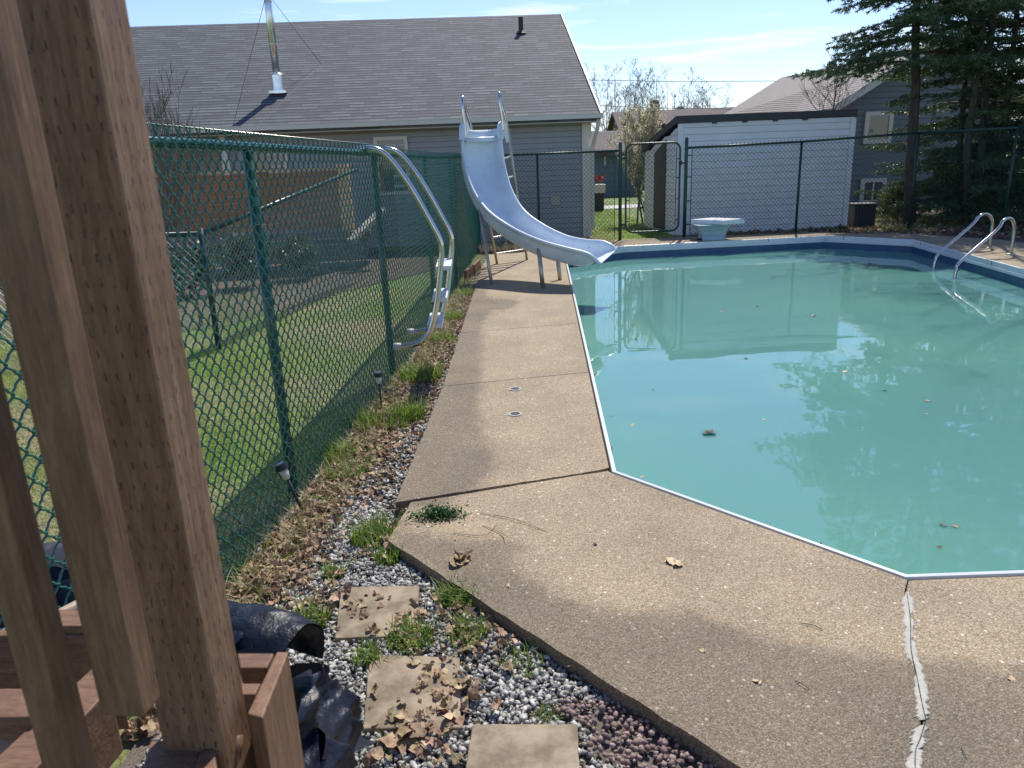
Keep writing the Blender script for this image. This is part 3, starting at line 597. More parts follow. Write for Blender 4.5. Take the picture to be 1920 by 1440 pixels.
# ------------------------------------------------------------------ diving board stump
ds = empty('diving_stand', (3.9, 14.55, 0), 'short pale blue jump board stand with a white top, on the far pool edge', 'diving board')
cx, cy = 3.98, 14.42; V = []; lv = [(0, .24, .19), (.06, .235, .185), (.16, .255, .20), (.24, .30, .25), (.29, .36, .31)]
for z, hx, hy in lv:
    for k in range(28):
        a = 2*math.pi*(k+.5)/28; c_, s_ = math.cos(a), math.sin(a); q = (abs(c_)**5+abs(s_)**5)**(-1/5.); V.append((cx-.06+hx*c_*q, cy+hy*s_*q, z))
Fq = [[i*28+k, i*28+(k+1) % 28, (i+1)*28+(k+1) % 28, (i+1)*28+k] for i in range(4) for k in range(28)]+[list(range(28))[::-1], list(range(4*28, 5*28))]
MB().add(V, Fq).build('base', M['stump'], ds)
p = [(cx-.44, cy+.12), (cx+.05, cy-.38), (cx+.50, cy-.20), (cx+.02, cy+.34)]
MB().prism(p, .295, .38).build('jump_board', M['white'], ds, bevel=.012)
MB().box((cx-.30, cy-.1, .02), (.10, .10, .04)).build('bracket', M['rubber'], ds, bevel=.01)

# ------------------------------------------------------------------ water slide
sl = empty('pool_slide', (.3, 10.9, 0), 'pale blue curved water slide with steel ladder and tall handrails', 'slide')
Lr = [(869, 240, 11.1), (873, 300, 10.98), (888, 352, 10.75), (917, 393, 10.45), (962, 425, 10.05), (1015, 449, 9.64), (1065, 463, 9.44), (1098, 471, 9.34), (1115, 480, 9.28), (1128, 493, 9.24)]
Rr = [(937, 238, 11.42), (943, 300, 11.3), (957, 352, 11.1), (981, 392, 10.85), (1018, 420, 10.5), (1062, 441, 10.14), (1100, 449, 9.92), (1128, 451, 9.82), (1146, 458, 9.74), (1157, 467, 9.7)]
Lp = bez([D(*q) for q in Lr], 6); Rp = bez([D(*q) for q in Rr], 6); NR = len(Lp)
def chute_rows(inset):
    rows = []
    for i in range(NR):
        a, b = Lp[i], Rp[i]; t = (Lp[min(i+1, NR-1)]+Rp[min(i+1, NR-1)]-Lp[max(i-1, 0)]-Rp[max(i-1, 0)]); t = t/np.linalg.norm(t)
        ac = (b-a); wd = np.linalg.norm(ac); ac = ac/wd; nn_ = np.cross(ac, t); nn_ /= np.linalg.norm(nn_)
        if nn_[2] < 0 : nn_ = -nn_
        f = i/(NR-1); dep = .22 if f < .75 else .22*(1-(f-.75)/.25)**.8+.012
        if f < .10: dep = .13+.09*(f/.10)
        sec = [(-.035, -.035), (-.03, -.004), (-.012, .004), (.006, -.006), (.02, -.35*dep), (.035, -.75*dep), (.065, -.95*dep), (.12, -dep)]
        r_ = [(s, h) for s, h in sec]+[(wd-s, h) for s, h in sec[::-1]]
        outer = [(wd-.16+.05, -dep-.02), (wd-.09, -dep-.012), (wd-.035, -.8*dep-.01), (wd-.005, -.35*dep), (wd+.02, -.03)]
        outer = outer + [(wd-s if False else s_, h_) for s_, h_ in [(-.02, -.03), (.005, -.35*dep), (.035, -.8*dep-.01), (.09, -dep-.012), (.11, -dep-.02)]]
        # order: inner left->right, then down the right outside, across the bottom, up the left outside
        ring = r_+[(wd+.02, -.03), (wd-.002, -.35*dep), (wd-.03, -.8*dep-.012), (wd-.09, -dep-.022), (.09, -dep-.022), (.03, -.8*dep-.012), (.002, -.35*dep), (-.02, -.03)]
        rows.append([a+ac*s+nn_*h for s, h in ring])
    return rows
rows = chute_rows(0); k = len(rows[0]); V = [p for r_ in rows for p in r_]
Fq = [[i*k+j, i*k+(j+1) % k, (i+1)*k+(j+1) % k, (i+1)*k+j] for i in range(NR-1) for j in range(k)]+[list(range(k)), list(range((NR-1)*k, NR*k))[::-1]]
ch = MB().add(V, Fq).build('chute', M['chute'], sl, smooth=True)
bmx = bmesh.new(); bmx.from_mesh(ch.data); bmesh.ops.recalc_face_normals(bmx, faces=bmx.faces[:]); bmx.to_mesh(ch.data); bmx.free()
# side horns rising at the top of the chute and the curled lips
def horn(a, px, sgn):
    a = np.array(a); t = Lp[3]-Lp[0]; t = t/np.linalg.norm(t)
    bk_ = np.array([.28, .96]); mb = MB(); out_ = np.array([.03*sgn, 0, 0])
    prof_ = [(0, -.10, -.16), (0, -.08, .0), (0, -.03, .05), (.0, .06, .075), (.0, .15, .08), (.0, .21, .03), (.0, .36, -.13), (.0, .40, -.20), (.0, .36, -.21), (.0, .24, -.08), (.0, .12, -.06), (0, .06, -.16)]
    vs = []
    for s in (-.012*sgn, .032*sgn):
        for x, y, z in prof_: vs.append(a+np.array([s+bk_[0]*y, bk_[1]*y, z]))
    n = len(prof_); fs = [list(range(n)), list(range(n, 2*n))[::-1]]+[[i, (i+1) % n, n+(i+1) % n, n+i] for i in range(n)]
    mb.add(vs, fs); o = mb.build('horn', M['chute'], ch, bevel=.008); return o
horn(Lp[0], 0, -1); horn(Rp[0], 0, 1)
# platform lip between the two sides
a, b = Lp[0], Rp[0]; mb = MB(); lipL = a+np.array([.02, .03, -.16]); lipR = b+np.array([-.02, .03, -.16])
mb.tube([lipL, lipR], .035, 12).build('platform_lip', M['chute'], ch, smooth=True)
mb = MB(); mb.add([lipL+(0, 0, .03), lipR+(0, 0, .03), lipR+np.array([.0, .28, .01]), lipL+np.array([.0, .28, .01]), lipL+(0, 0, -.01), lipR+(0, 0, -.01), lipR+np.array([.0, .28, -.02]), lipL+np.array([.0, .28, -.02])], [[0, 1, 2, 3], [7, 6, 5, 4], [0, 4, 5, 1], [1, 5, 6, 2], [2, 6, 7, 3], [3, 7, 4, 0]]); mb.build('platform', M['chute'], ch)
FL = G(932, 494); FR = G(988, 487); TL = D(890, 270, 11.5); TR = D(952, 243, 11.75)
for f_, t_ in ((FL, TL), (FR, TR)):
    rl = MB().tube([f_, f_*.5+t_*.5, t_], .021, 10).build('ladder_rail', M['steel_dull'], sl, smooth=True)
for q in (.09, .235, .38, .525, .67, .815):
    a = FL+(TL-FL)*q; b = FR+(TR-FR)*q; MB().beam(a, b, .06, .022).build('rung', M['steel_dull'], sl, bevel=.004)
for q in (.12, .3, .5, .7, .88):
    for rim_, sg in ((Lp, 1), (Rp, -1)):
        i = int(q*(NR-1)); t_ = rim_[i]+(Rp[i]-Lp[i])*.035*sg+np.array([0, 0, -.10]); MB().tube([t_-np.array([.006, .012, 0]), t_+np.array([.004, .008, 0])], .008, 8).build('bolt', M['steel_dull'], ch)
FF = G(922, 533); tF = D(898, 384, 10.72); MB().tube([FF, tF], .023, 10).build('front_leg', M['steel_dull'], sl, smooth=True)
FF2 = FF+np.array([.5, .32, 0]); tF2 = D(962, 352, 11.2)
for px, py, tx, ty in ((1018, 540, 1010, 466), (1050, 525, 1044, 470)):
    f_ = G(px, py); t_ = D(tx, ty, f_[1]+.12); MB().tube([f_, t_], .028, 12).build('support_leg', M['steel_dull'], sl, smooth=True)
# handrails: an inverted narrow U each side
for base, tip in (((872, 243, 11.15), (866, 182, 11.15)), ((942, 230, 11.45), (935, 173, 11.45))):
    b0 = D(*base); t0 = D(*tip); bk = np.array([.02, .42, -.04]); h = t0[2]-b0[2]
    pts = bez([b0+(0, 0, -.12), b0, b0*.3+t0*.7, t0+np.array([.005, .05, -.005]), t0+np.array([.02, .13, -.03]), t0+np.array([.05, .21, -.2]), t0+np.array([.085, .27, -h*.75]), t0+np.array([.11, .31, -h-.12])], 6)
    MB().tube(pts, .022, 10).build('handrail', M['steel'], sl, smooth=True)

# ------------------------------------------------------------------ buildings
def lap_wall(name, p0, p1, z0, z1, m, parent, step=.11, out_=.014, clip=None):
    """horizontal lapped siding between plan points; the outside is to the right of p0->p1"""
    p0 = np.array(p0, float); p1 = np.array(p1, float); d = p1-p0; Ld = np.linalg.norm(d); e = d/Ld; nr = np.array([e[1], -e[0]]); V = []; Fq = []
    z = z0
    while z < z1-1e-4:
        zt = min(z+step, z1); ta, tb = (0, 1) if clip is None else clip(z+.5*step); tc_, td = (0, 1) if clip is None else clip(zt)
        if tb > ta:
            b = len(V); zg = zt-min(.007+.04*(step-.1), (zt-z)*.3); tm, tn = (tc_, td)
            for tt, zz, o in ((ta, z, out_), (tb, z, out_), (tn, zg, .004), (tm, zg, .004), (ta, z, -.03), (tb, z, -.03), (tn, zg, -.03), (tm, zg, -.03), (tn, zt, -.03), (tm, zt, -.03)):
                q = p0+e*Ld*tt+nr*o; V.append((q[0], q[1], zz))
            Fq += [[b, b+1, b+2, b+3], [b+4, b+5, b+1, b], [b+3, b+2, b+6, b+7], [b+7, b+6, b+8, b+9]]
        z = zt
    return finish(name, V, Fq, m, parent)
def slope_uv(o3, ex, ey):
    o3, ex, ey = np.array(o3, float), np.array(ex, float), np.array(ey, float)
    ex = ex/np.linalg.norm(ex); ey = ey/np.linalg.norm(ey)
    return lambda p, n: (float((p-o3)@ex)+50, float((p-o3)@ey)+50)
def roof_slab(name, e0, e1, r1, r0, m, parent, th=.12):
    e0, e1, r1, r0 = [np.array(q, float) for q in (e0, e1, r1, r0)]; ex = e1-e0; ey = np.cross(np.cross(ex, r0-e0), ex)
    dn = np.array([0, 0, th]); V = [e0, e1, r1, r0, e0-dn, e1-dn, r1-dn, r0-dn]
    return finish(name, V, [[0, 1, 2, 3], [7, 6, 5, 4], [0, 4, 5, 1], [1, 5, 6, 2], [2, 6, 7, 3], [3, 7, 4, 0]], m, parent, uv=slope_uv(e0, ex, ey))
def window(parent, p0, p1, z0, z1, fr=.07, frame=None, mull=(0, 0), blind=False):
    """window proud of the wall between plan points p0,p1 (outside to the right of p0->p1)"""
    p0 = np.array(p0, float); p1 = np.array(p1, float); Ld = np.linalg.norm(p1-p0); e = (p1-p0)/Ld; nr = np.array([e[1], -e[0]]); rz = math.atan2(e[1], e[0]); c = (p0+p1)/2+nr*.03
    mb = MB()
    for s in (-1, 1):
        q = c+e*s*(Ld/2-fr/2); mb.box((q[0], q[1], (z0+z1)/2), (fr, .07, z1-z0), rz); zz = z1-fr/2 if s > 0 else z0+fr/2
        mb.box((c[0], c[1], zz), (Ld-2*fr, .064, fr), rz)
    for i in range(mull[0]):
        q = c+e*((i+1)/(mull[0]+1)-.5)*(Ld-2*fr); mb.box((q[0], q[1], (z0+z1)/2), (.04, .05, z1-z0-2*fr), rz)
    w_ = mb.build('window', frame or M['trim'], parent)
    q = c-nr*.005; MB().box((q[0], q[1], (z0+z1)/2), (Ld-2*fr-.002, .012, z1-z0-2*fr-.002), rz).build('pane', M['glass'], w_)
    if blind:
        q = c+nr*.006; mb = MB()
        for k in range(5):
            zz = z0+fr+(z1-z0-2*fr)*(k+.5)/5; mb.box((q[0]+.18, q[1], zz), (.35, .006, .05), rz)
        mb.build('blind', M['curtain'], w_)
    return w_
# the big grey house across the fence
H = empty('grey_house', (-4, 18, -.07), 'low grey house with a broad shingle roof and steel flue behind the slide', 'house')
ang = math.radians(3.3); hx = np.array([math.cos(ang), math.sin(ang)]); hy = np.array([-hx[1], hx[0]]); hc = np.array([1.80, 16.35])     # near right corner of the wall
def hp2(a, b): q = hc-hx*a+hy*b; return (q[0], q[1])
def hp3(a, b, z): q = hp2(a, b); return (q[0], q[1], z)
EZ, RZ, HB = 2.41, 5.24, 5.35
LEN = 16.0
roof_slab('roof', hp3(LEN, -.42, EZ), hp3(-.18, -.42, EZ), hp3(-.18, HB, RZ), hp3(LEN, HB, RZ), M['shingle'], H)
roof_slab('roof', hp3(-.18, 2*HB+.42, EZ), hp3(LEN, 2*HB+.42, EZ), hp3(LEN, HB+.01, RZ), hp3(-.18, HB+.01, RZ), M['shingle'], H)
MB().beam(hp3(LEN, -.47, EZ-.03), hp3(-.2, -.47, EZ-.03), .10, .085).beam(hp3(LEN, -.47, EZ+.018), hp3(-.2, -.47, EZ+.018), .12, .010).build('gutter', M['trim'], H)
MB().beam(hp3(LEN, -.2, EZ-.13), hp3(-.18, -.2, EZ-.13), .44, .02).build('soffit', M['beige'], H)
mb = MB()
mb.beam(hp3(-.19, -.44, EZ-.03), hp3(-.19, HB, RZ-.03), .03, .12); mb.beam(hp3(-.19, 2*HB+.44, EZ-.03), hp3(-.19, HB+.02, RZ-.03), .03, .12); mb.build('barge_board', M['trim'], H)
PCH = 7.35     # porch recess begins here
lap_wall('wall', hp2(PCH, 0), hp2(0, 0), -.07, EZ-.13, M['siding'], H)
lap_wall('wall', hp2(0, 0), hp2(0, 2*HB), -.07, RZ-.15, M['siding'], H, clip=lambda z: (0, 1) if z < EZ else (.5*(z-EZ)/(RZ-EZ), 1-.5*(z-EZ)/(RZ-EZ)))
lap_wall('wall', hp2(LEN, 1.4), hp2(PCH, 1.4), -.07, EZ-.13, M['siding'], H)
lap_wall('wall', hp2(PCH, 1.4), hp2(PCH, 0.01), -.07, EZ-.13, M['siding'], H)
MB().box(hp3(.06, -.03, 1.16), (.17, .05, 2.40), ang).build('corner_trim', M['trim'], H)
MB().box(hp3(-.03, .07, 1.16), (.05, .17, 2.40), ang).build('corner_trim', M['trim'], H)
MB().box(hp3(PCH+.07, -.06, 1.16), (.15, .15, 2.42), ang).build('porch_post', M['trim'], H)
MB().box(hp3(8.35, 1.33, 1.3), (1.15, .04, 2.1), ang).build('door_panel', M['beige'], H)
window(H, hp2(7.02, 0), hp2(6.2, 0), 1.3, 2.02, mull=(0, 0), blind=True)
window(H, hp2(4.44, 0), hp2(3.75, 0), 1.0, 2.15, mull=(0, 0), blind=True)
window(H, hp2(9.0+.0, 1.4), hp2(8.0+.0, 1.4), 1.2, 2.1)
window(H, hp2(11.2, 1.4), hp2(10.0, 1.4), 1.0, 2.1)
MB().box(hp3(.72, -.02, .74), (.2, .03, .2), ang).build('outlet_cover', M['beige'], H, bevel=.01)
o0 = hp3(-.12, -.47, EZ-.1)
MB().tube([o0, hp3(-.12, -.40, EZ-.25), hp3(-.06, -.10, EZ-.62), hp3(-.06, -.10, .1)], .04, 8).build('downspout', M['trim'], H)
# flue pipe
fb = D(523, 172, 17.55); sl_ = (RZ-EZ)/(HB+.42)
def on_roof(px, py):
    lo, hi = 14., 26.
    nrm = np.cross(np.array(hp3(0, 0, 0))-np.array(hp3(1, 0, 0)), np.array(hp3(0, HB, RZ))-np.array(hp3(0, -.42, EZ))); o_ = np.array(hp3(0, -.42, EZ)); d = ray(px, py)
    t = ((o_-np.array([0, 0, EYE]))@nrm)/(d@nrm); return np.array([0, 0, EYE])+d*t
fb = on_roof(523, 176)
MB().box((fb[0], fb[1]-.0, fb[2]+.03), (.36, .28, .05), ang).build('flashing', M['galv'], H)
fl = MB().tube([(fb[0], fb[1], fb[2]-.1), (fb[0], fb[1], fb[2]+3.3)], .078, 20).build('flue_pipe', M['galv'], H, smooth=True)
MB().tube([(fb[0], fb[1], fb[2]), (fb[0], fb[1], fb[2]+.12), (fb[0], fb[1], fb[2]+.37), (fb[0], fb[1], fb[2]+.375), (fb[0], fb[1], fb[2]+.42)], [.12, .115, .115, .15, .08], 20).build('storm_collar', M['galv'], fl)
for z in (.95, 1.75, 2.5): MB().tube([(fb[0], fb[1], fb[2]+z), (fb[0], fb[1], fb[2]+z+.04)], .082, 20).build('pipe_band', M['steel_dull'], fl)
mb = MB(); tp = (fb[0], fb[1], fb[2]+1.95)
for q in ((436, 240), (602, 120)):
    e = on_roof(*q); MB().tube([tp, tuple(e)], .005, 5).build('guy_wire', M['wire'], fl)
mb.tube([tuple(on_roof(602, 120)), tuple(on_roof(480, 240))], .006, 5); mb.build('guy_wire', M['wire'], fl)
vb = on_roof(977, 62); MB().tube([(vb[0], vb[1], vb[2]-.1), (vb[0], vb[1], vb[2]+.36)], .06, 12).tube([(vb[0], vb[1], vb[2]-.02), (vb[0], vb[1], vb[2]+.06)], [.15, .07], 12).build('roof_vent', M['roofedge'], H)

# cedar deck in front of the grey house
K_ = empty('cedar_deck', (-4, 12.6, -.07), 'raised cedar deck with a solid brown board screen beside the grey house', 'deck')
da = D(290, 330, 12.6); db = D(632, 330, 13.1)
zt = 1.56; zb = .60; mb = MB(); nb_ = int((db[0]-da[0])/.14)
for k in range(8):
    z = zb+.06+k*.118; mb.beam((da[0]-1.2, da[1], z), (db[0], db[1], z), .03, .112)
mb.build('board_screen', M['cedar'], K_)
MB().beam((da[0]-1.2, da[1], zt+.02), (db[0], db[1], zt+.02), .1, .035).build('cap_rail', M['cedar_light'], K_)
MB().box((db[0]+.11, db[1]-.02, 1.02), (.2, .12, 1.22)).build('end_post', M['cedar_light'], K_, bevel=.01)
MB().beam((da[0]-1.2, da[1]-.12, .50), (db[0]+.5, db[1]-.12, .50), .24, .10).build('rim_board', M['woodgrey'], K_)
MB().beam((db[0]+.25, db[1]-.6, .42), (db[0]+.75, db[1]-.1, .88), .2, .07).build('stair_stringer', M['beige'], K_)
mb = MB()
for k in range(5): mb.beam((da[0]-1.2, da[1]-.0, .38-k*.1), (db[0]+.4, db[1], .38-k*.1), .03, .08)
mb.build('skirting', M['siding_dark'], K_)

# white shed
SH = empty('white_shed', (5, 16, -.07), 'white sided pool shed with a black sloping roof edge behind the fence', 'shed')
sa = np.array([3.58, 16.0]); sb = np.array([7.34, 16.35]); sz, sbz, sdep = 2.22, 1.66, 2.4
se = (sb-sa)/np.linalg.norm(sb-sa); sn = np.array([-se[1], se[0]]); sang = math.atan2(se[1], se[0])
sc_, sd2 = sb+sn*sdep, sa+sn*sdep
lap_wall('wall', sa, sb, -.07, sz-.035, M['siding_white'], SH, step=.135, out_=.012)
fz = lambda z: (max(0, min(1, (z-sbz)/(sz-.1-sbz))) if z > sbz else 0)
lap_wall('wall', sd2, sa, -.07, sz-.1, M['siding_white'], SH, step=.135, out_=.012, clip=lambda z: (fz(z), 1))
lap_wall('wall', sb, sc_, -.07, sz-.1, M['siding_white'], SH, step=.135, out_=.012, clip=lambda z: (0, 1-fz(z)))
lap_wall('wall', sc_, sd2, -.07, sbz, M['siding_white'], SH, step=.135)
q = [sa-se*.06-sn*.05, sb+se*.02-sn*.05, sc_+se*.02+sn*.1, sd2-se*.06+sn*.1]
V = [(*q[0], sz+.10), (*q[1], sz+.11), (*q[2], sbz+.12), (*q[3], sbz+.12), (*q[0], sz-.04), (*q[1], sz-.02), (*q[2], sbz-.0), (*q[3], sbz-.0)]
MB().add(V, [[0, 1, 2, 3], [7, 6, 5, 4], [0, 4, 5, 1], [1, 5, 6, 2], [2, 6, 7, 3], [3, 7, 4, 0]]).build('roof', M['roofedge'], SH)
mb = MB()
for t in (.2, .37, .54, .71): c = sa+(sb-sa)*t-sn*.03; MB().box((c[0], c[1], sz-.04), (.09, .06, .06), sang).build('eave_bracket', M['roofedge'], SH)
for c, s in ((sa, 1), (sb, -1)): q = c+se*s*.05-sn*.02; MB().box((q[0], q[1], sz/2-.06), (.11, .045, sz-.02), sang).build('corner_trim', M['siding_white'], SH)
da_, db_ = sa+sn*1.55, sa+sn*.72; MB().add([(*(da_-se*.03), -.02), (*(db_-se*.03), -.02), (*(db_-se*.03), 1.88), (*(da_-se*.03), 1.62), (*(da_+se*.02), -.02), (*(db_+se*.02), -.02), (*(db_+se*.02), 1.88), (*(da_+se*.02), 1.62)], [[0, 1, 2, 3], [7, 6, 5, 4], [0, 4, 5, 1], [1, 5, 6, 2], [2, 6, 7, 3], [3, 7, 4, 0]]).build('door', M['brown_door'], SH)

# dark slate two-storey house on the right
R_ = empty('slate_house', (14, 26, -.07), 'dark slate grey house with a tan shingle roof behind the spruce', 'house')
YR = 24.0
wl = D(1572, 300, YR); peak = D(1752, 84, YR); wr_x = 2*peak[0]-wl[0]; eave = D(1572, 196, YR)
wz = eave[2]; pz = peak[2]
lap_wall('wall', (wl[0], YR), (wr_x, YR), -.07, pz, M['siding_dark'], R_, step=.16, out_=.02, clip=lambda z: (0, 1) if z < wz else (.5*(z-wz)/(pz-wz), 1-.5*(z-wz)/(pz-wz)))
lap_wall('wall', (wl[0], YR+9), (wl[0], YR), -.07, wz, M['siding_dark'], R_, step=.16, out_=.02)
rid = D(1465, 143, YR+8.5); 
far_e = D(1352, 214, YR+8.6); mid_e = np.array([wl[0]-.35, YR-.35, wz-.08])
pk = np.array([peak[0], YR-.35, pz+.12]); rb = np.array([peak[0], YR+9, pz+.12])
roof_slab('roof', (wl[0]-.35, YR+9, wz-.1), (wl[0]-.35, YR-.35, wz-.1), tuple(pk), tuple(rb), M['shingle_tan'], R_)
roof_slab('roof', (wr_x+.35, YR-.35, wz-.1), (wr_x+.35, YR+9, wz-.1), tuple(rb), tuple(pk+np.array([.01, 0, 0])), M['shingle_tan'], R_)
MB().beam((wl[0]-.38, YR-.38, wz-.12), (peak[0], YR-.38, pz+.08), .05, .22).beam((wr_x+.38, YR-.38, wz-.12), (peak[0], YR-.38, pz+.08), .05, .22).build('barge_board', M['trim'], R_)
# rear wing whose hip roof runs off to the left
YW = 31.0; a = D(1345, 222, YW-3.5); b = D(1580, 205, YW-3.5); c = D(1700, 88, YW+1.5); d = D(1465, 145, YW+1.5)
roof_slab('roof', tuple(a), tuple((b[0]+3, b[1], b[2])), tuple((c[0]+2, c[1], d[2]+(c[2]-d[2])*1.1)), tuple(d), M['shingle_tan'], R_)
e = D(1385, 205, YW+7); 
V = [tuple(a), tuple(d), (d[0]-1, YW+9, a[2]), (a[0]-.01, YW+9, a[2])]; finish('roof', V, [[0, 1, 2, 3]], M['shingle_tan'], R_, uv=slope_uv(a, (0, 1, 0), (d-a)))
lap_wall('wall', (a[0]+.3, YW-3.2), (wl[0]+.5, YW-3.2), -.07, a[2]-.1, M['siding_dark'], R_, step=.16)
vv = D(1558, 138, YW-1.2); MB().box((vv[0], vv[1], vv[2]), (.28, .2, .7)).build('roof_vent', M['roofedge'], R_)
w0, w1 = D(1622, 210, YR), D(1668, 268, YR); window(R_, (w0[0], YR-.03), (w1[0], YR-.03), w1[2], w0[2], fr=.12)
w0, w1 = D(1613, 335, YR), D(1656, 381, YR); window(R_, (w0[0], YR-.03), (w1[0], YR-.03), w1[2], w0[2], fr=.12, mull=(1, 0))
# black utility box and pipe beside the shed
ub = empty('utility_box', (8, 17, -.07), 'black ribbed heat pump box standing right of the white shed', 'utility box')
c = D(1618, 405, 16.4); MB().box((c[0], 16.5, .15), (.46, .4, .46)).build('casing', M['black'], ub, bevel=.02)
MB().box((c[0], 16.5, .40), (.52, .46, .035)).build('lid', M['roofedge'], ub, bevel=.01)
for k_ in range(7): MB().box((c[0]-.18+k_*.06, 16.29, .16), (.015, .02, .38)).build('louvre', M['roofedge'], ub)
pv = MB().tube([D(1598, 432, 16.5), D(1622, 420, 16.6), D(1632, 416, 16.6)], [.04, .04, .05], 10).build('drain_pipe', M['cap'], None, smooth=True, own=True); tag(pv, 'short pale grey pipe end lying in front of the black box', 'pipe')

# far houses
B1 = empty('brown_roof_house', (6, 42, -.07), 'distant house with steep dark brown roofs and two gables', 'house')
def gable_block(parent, x0, x1, y0, y1, ze, zr, wm, rm, axis='x', th=.15, o_=.3):
    lap_wall('wall', (x0, y0), (x1, y0), -.07, ze if axis == 'x' else zr, wm, parent, step=.2, clip=None if axis == 'x' else (lambda z: (0, 1) if z < ze else (.5*(z-ze)/(zr-ze), 1-.5*(z-ze)/(zr-ze))))
    lap_wall('wall', (x0, y1), (x0, y0), -.07, ze if axis != 'x' else zr, wm, parent, step=.2, clip=None if axis != 'x' else (lambda z: (0, 1) if z < ze else (.5*(z-ze)/(zr-ze), 1-.5*(z-ze)/(zr-ze))))
    if axis == 'x':
        ym = (y0+y1)/2; roof_slab('roof', (x0-o_, y0-o_, ze-.1), (x1+o_, y0-o_, ze-.1), (x1+o_, ym, zr), (x0-o_, ym, zr), rm, parent, th); roof_slab('roof', (x1+o_, y1+o_, ze-.1), (x0-o_, y1+o_, ze-.1), (x0-o_, ym+.01, zr), (x1+o_, ym+.01, zr), rm, parent, th)
    else:
        xm = (x0+x1)/2; roof_slab('roof', (x0-o_, y1, ze-.1), (x0-o_, y0-o_, ze-.1), (xm, y0-o_, zr), (xm, y1, zr), rm, parent, th); roof_slab('roof', (x1+o_, y0-o_, ze-.1), (x1+o_, y1, ze-.1), (xm+.01, y1, zr), (xm+.01, y0-o_, zr), rm, parent, th)
q = D(1150, 282, 42); q2 = D(1182, 218, 44); q3 = D(1240, 215, 44)
gable_block(B1, q[0]-.2, q[0]+3.2, 40, 44, 2.05, 3.75, M['brick'], M['shingle_brown'], 'y')
gable_block(B1, q[0]+1.2, q[0]+9, 44, 54, 2.2, 4.2, M['brick'], M['shingle_brown'], 'x')
B2 = empty('bluegrey_garage', (4.4, 34, -.07), 'blue grey garage wall seen between the grey house and the gate', 'garage')
q = D(1108, 300, 33); q2 = D(1165, 300, 33)
gable_block(B2, q[0]-.6, q2[0]+.9, 33, 39, 1.85, 2.7, M['bluegrey'], M['shingle_brown'], 'x')
q = D(1134, 300, 33); MB().box((q[0], 32.93, 1.45), (.08, .05, .5)).build('wall_light', M['trim'], B2)
pt = D(1116, 355, 24.5)
PT = empty('planter_box', (pt[0], 24.5, -.07), 'pale planter box with red flowers beside the house corner', 'planter')
MB().box((pt[0], 24.5, .22), (.5, .5, .56)).build('box', M['black'], PT, bevel=.01); MB().box((pt[0], 24.5, .62), (.58, .58, .26)).build('rim', M['trim'], PT, bevel=.01)
n = 160; pos = np.stack([pt[0]+rng.normal(0, .16, n), 24.5+rng.normal(0, .16, n), .85+rng.random(n)*.18], 1)
M['flower'] = mat('red_flowers', (.35, .06, .04), .6, island=.4)
scatter('flowers', [(-1, -1, 0), (1, -1, 0), (1, 1, 0), (-1, 1, 0)], [[0, 1, 2, 3]], pos, eul(rng.random(n)*6, rng.random(n)*6, rng.random(n)*6), np.full(n, .03), M['flower'], PT)

# ------------------------------------------------------------------ trees
def branch_tree(seed, base, h, spread=.5, levels=5, r0=.1, lean=(0, 0), kids=(3, 5), ratio=.62, start=.25, upb=.35, minr=.004, trunk_seg=8):
    """returns trunk segments, twig segments (each arrays A,B,RA,RB) and tips"""
    R = random.Random(seed); out_ = [[], []]; tips = []
    def grow(p, d, length, r, lev):
        n = trunk_seg if lev == 0 else max(2, 5-lev); q = np.array(p, float); d = np.array(d, float); pts = [q.copy()]; rs = [r]
        for i in range(n):
            d = d+np.array([R.gauss(0, 1), R.gauss(0, 1), R.gauss(0, .6)])*(.05 if lev == 0 else .16)+np.array([0, 0, upb*.12 if lev else .05]); d /= np.linalg.norm(d)
            q = q+d*length/n; pts.append(q.copy()); rs.append(max(minr*.6, r*(1-(i+1)/n*(.75 if lev else .8))))
        for i in range(n): out_[0 if lev == 0 else 1].append((pts[i], pts[i+1], rs[i], rs[i+1]))
        if lev >= levels: tips.append((pts[-1], d)); return
        nk = R.randint(*kids)*(3 if lev == 0 else 1)
        for k_ in range(nk):
            t = (start+(1-start)*(k_+R.random())/nk) if lev == 0 else .25+.75*R.random(); f = t*n; i = min(n-1, int(f)); p_ = pts[i]+(pts[i+1]-pts[i])*(f-i)
            a = R.random()*6.283; pr = np.array([math.cos(a), math.sin(a), 0.]); dd = d*(1-spread)+pr*spread+np.array([0, 0, upb*.5]); dd /= np.linalg.norm(dd)
            ll = length*ratio*(R.uniform(.7, 1.1))*((1.15-t*.75) if lev == 0 else 1); grow(p_, dd, ll, max(minr, rs[i]*.55), lev+1)
    d0 = np.array([lean[0], lean[1], 1.]); grow(base, d0/np.linalg.norm(d0), h, r0, 0)
    return out_, tips
def emit(name, rows_, m, parent, n=5):
    if not rows_: return
    return segs(name, [r[0] for r in rows_], [r[1] for r in rows_], np.array([r[2] for r in rows_]), np.array([r[3] for r in rows_]), m, parent, n)
def bare_tree(name, label, base, h, seed, group=None, mt=None, twig_m=None, **kw):
    t = empty(name, base, label, 'tree', group); o, tips = branch_tree(seed, base, h, **kw)
    emit('trunk', o[0], mt or M['bark'], t, 7); emit('crown', o[1], twig_m or M['twig_dark'], t, 3); return t, tips
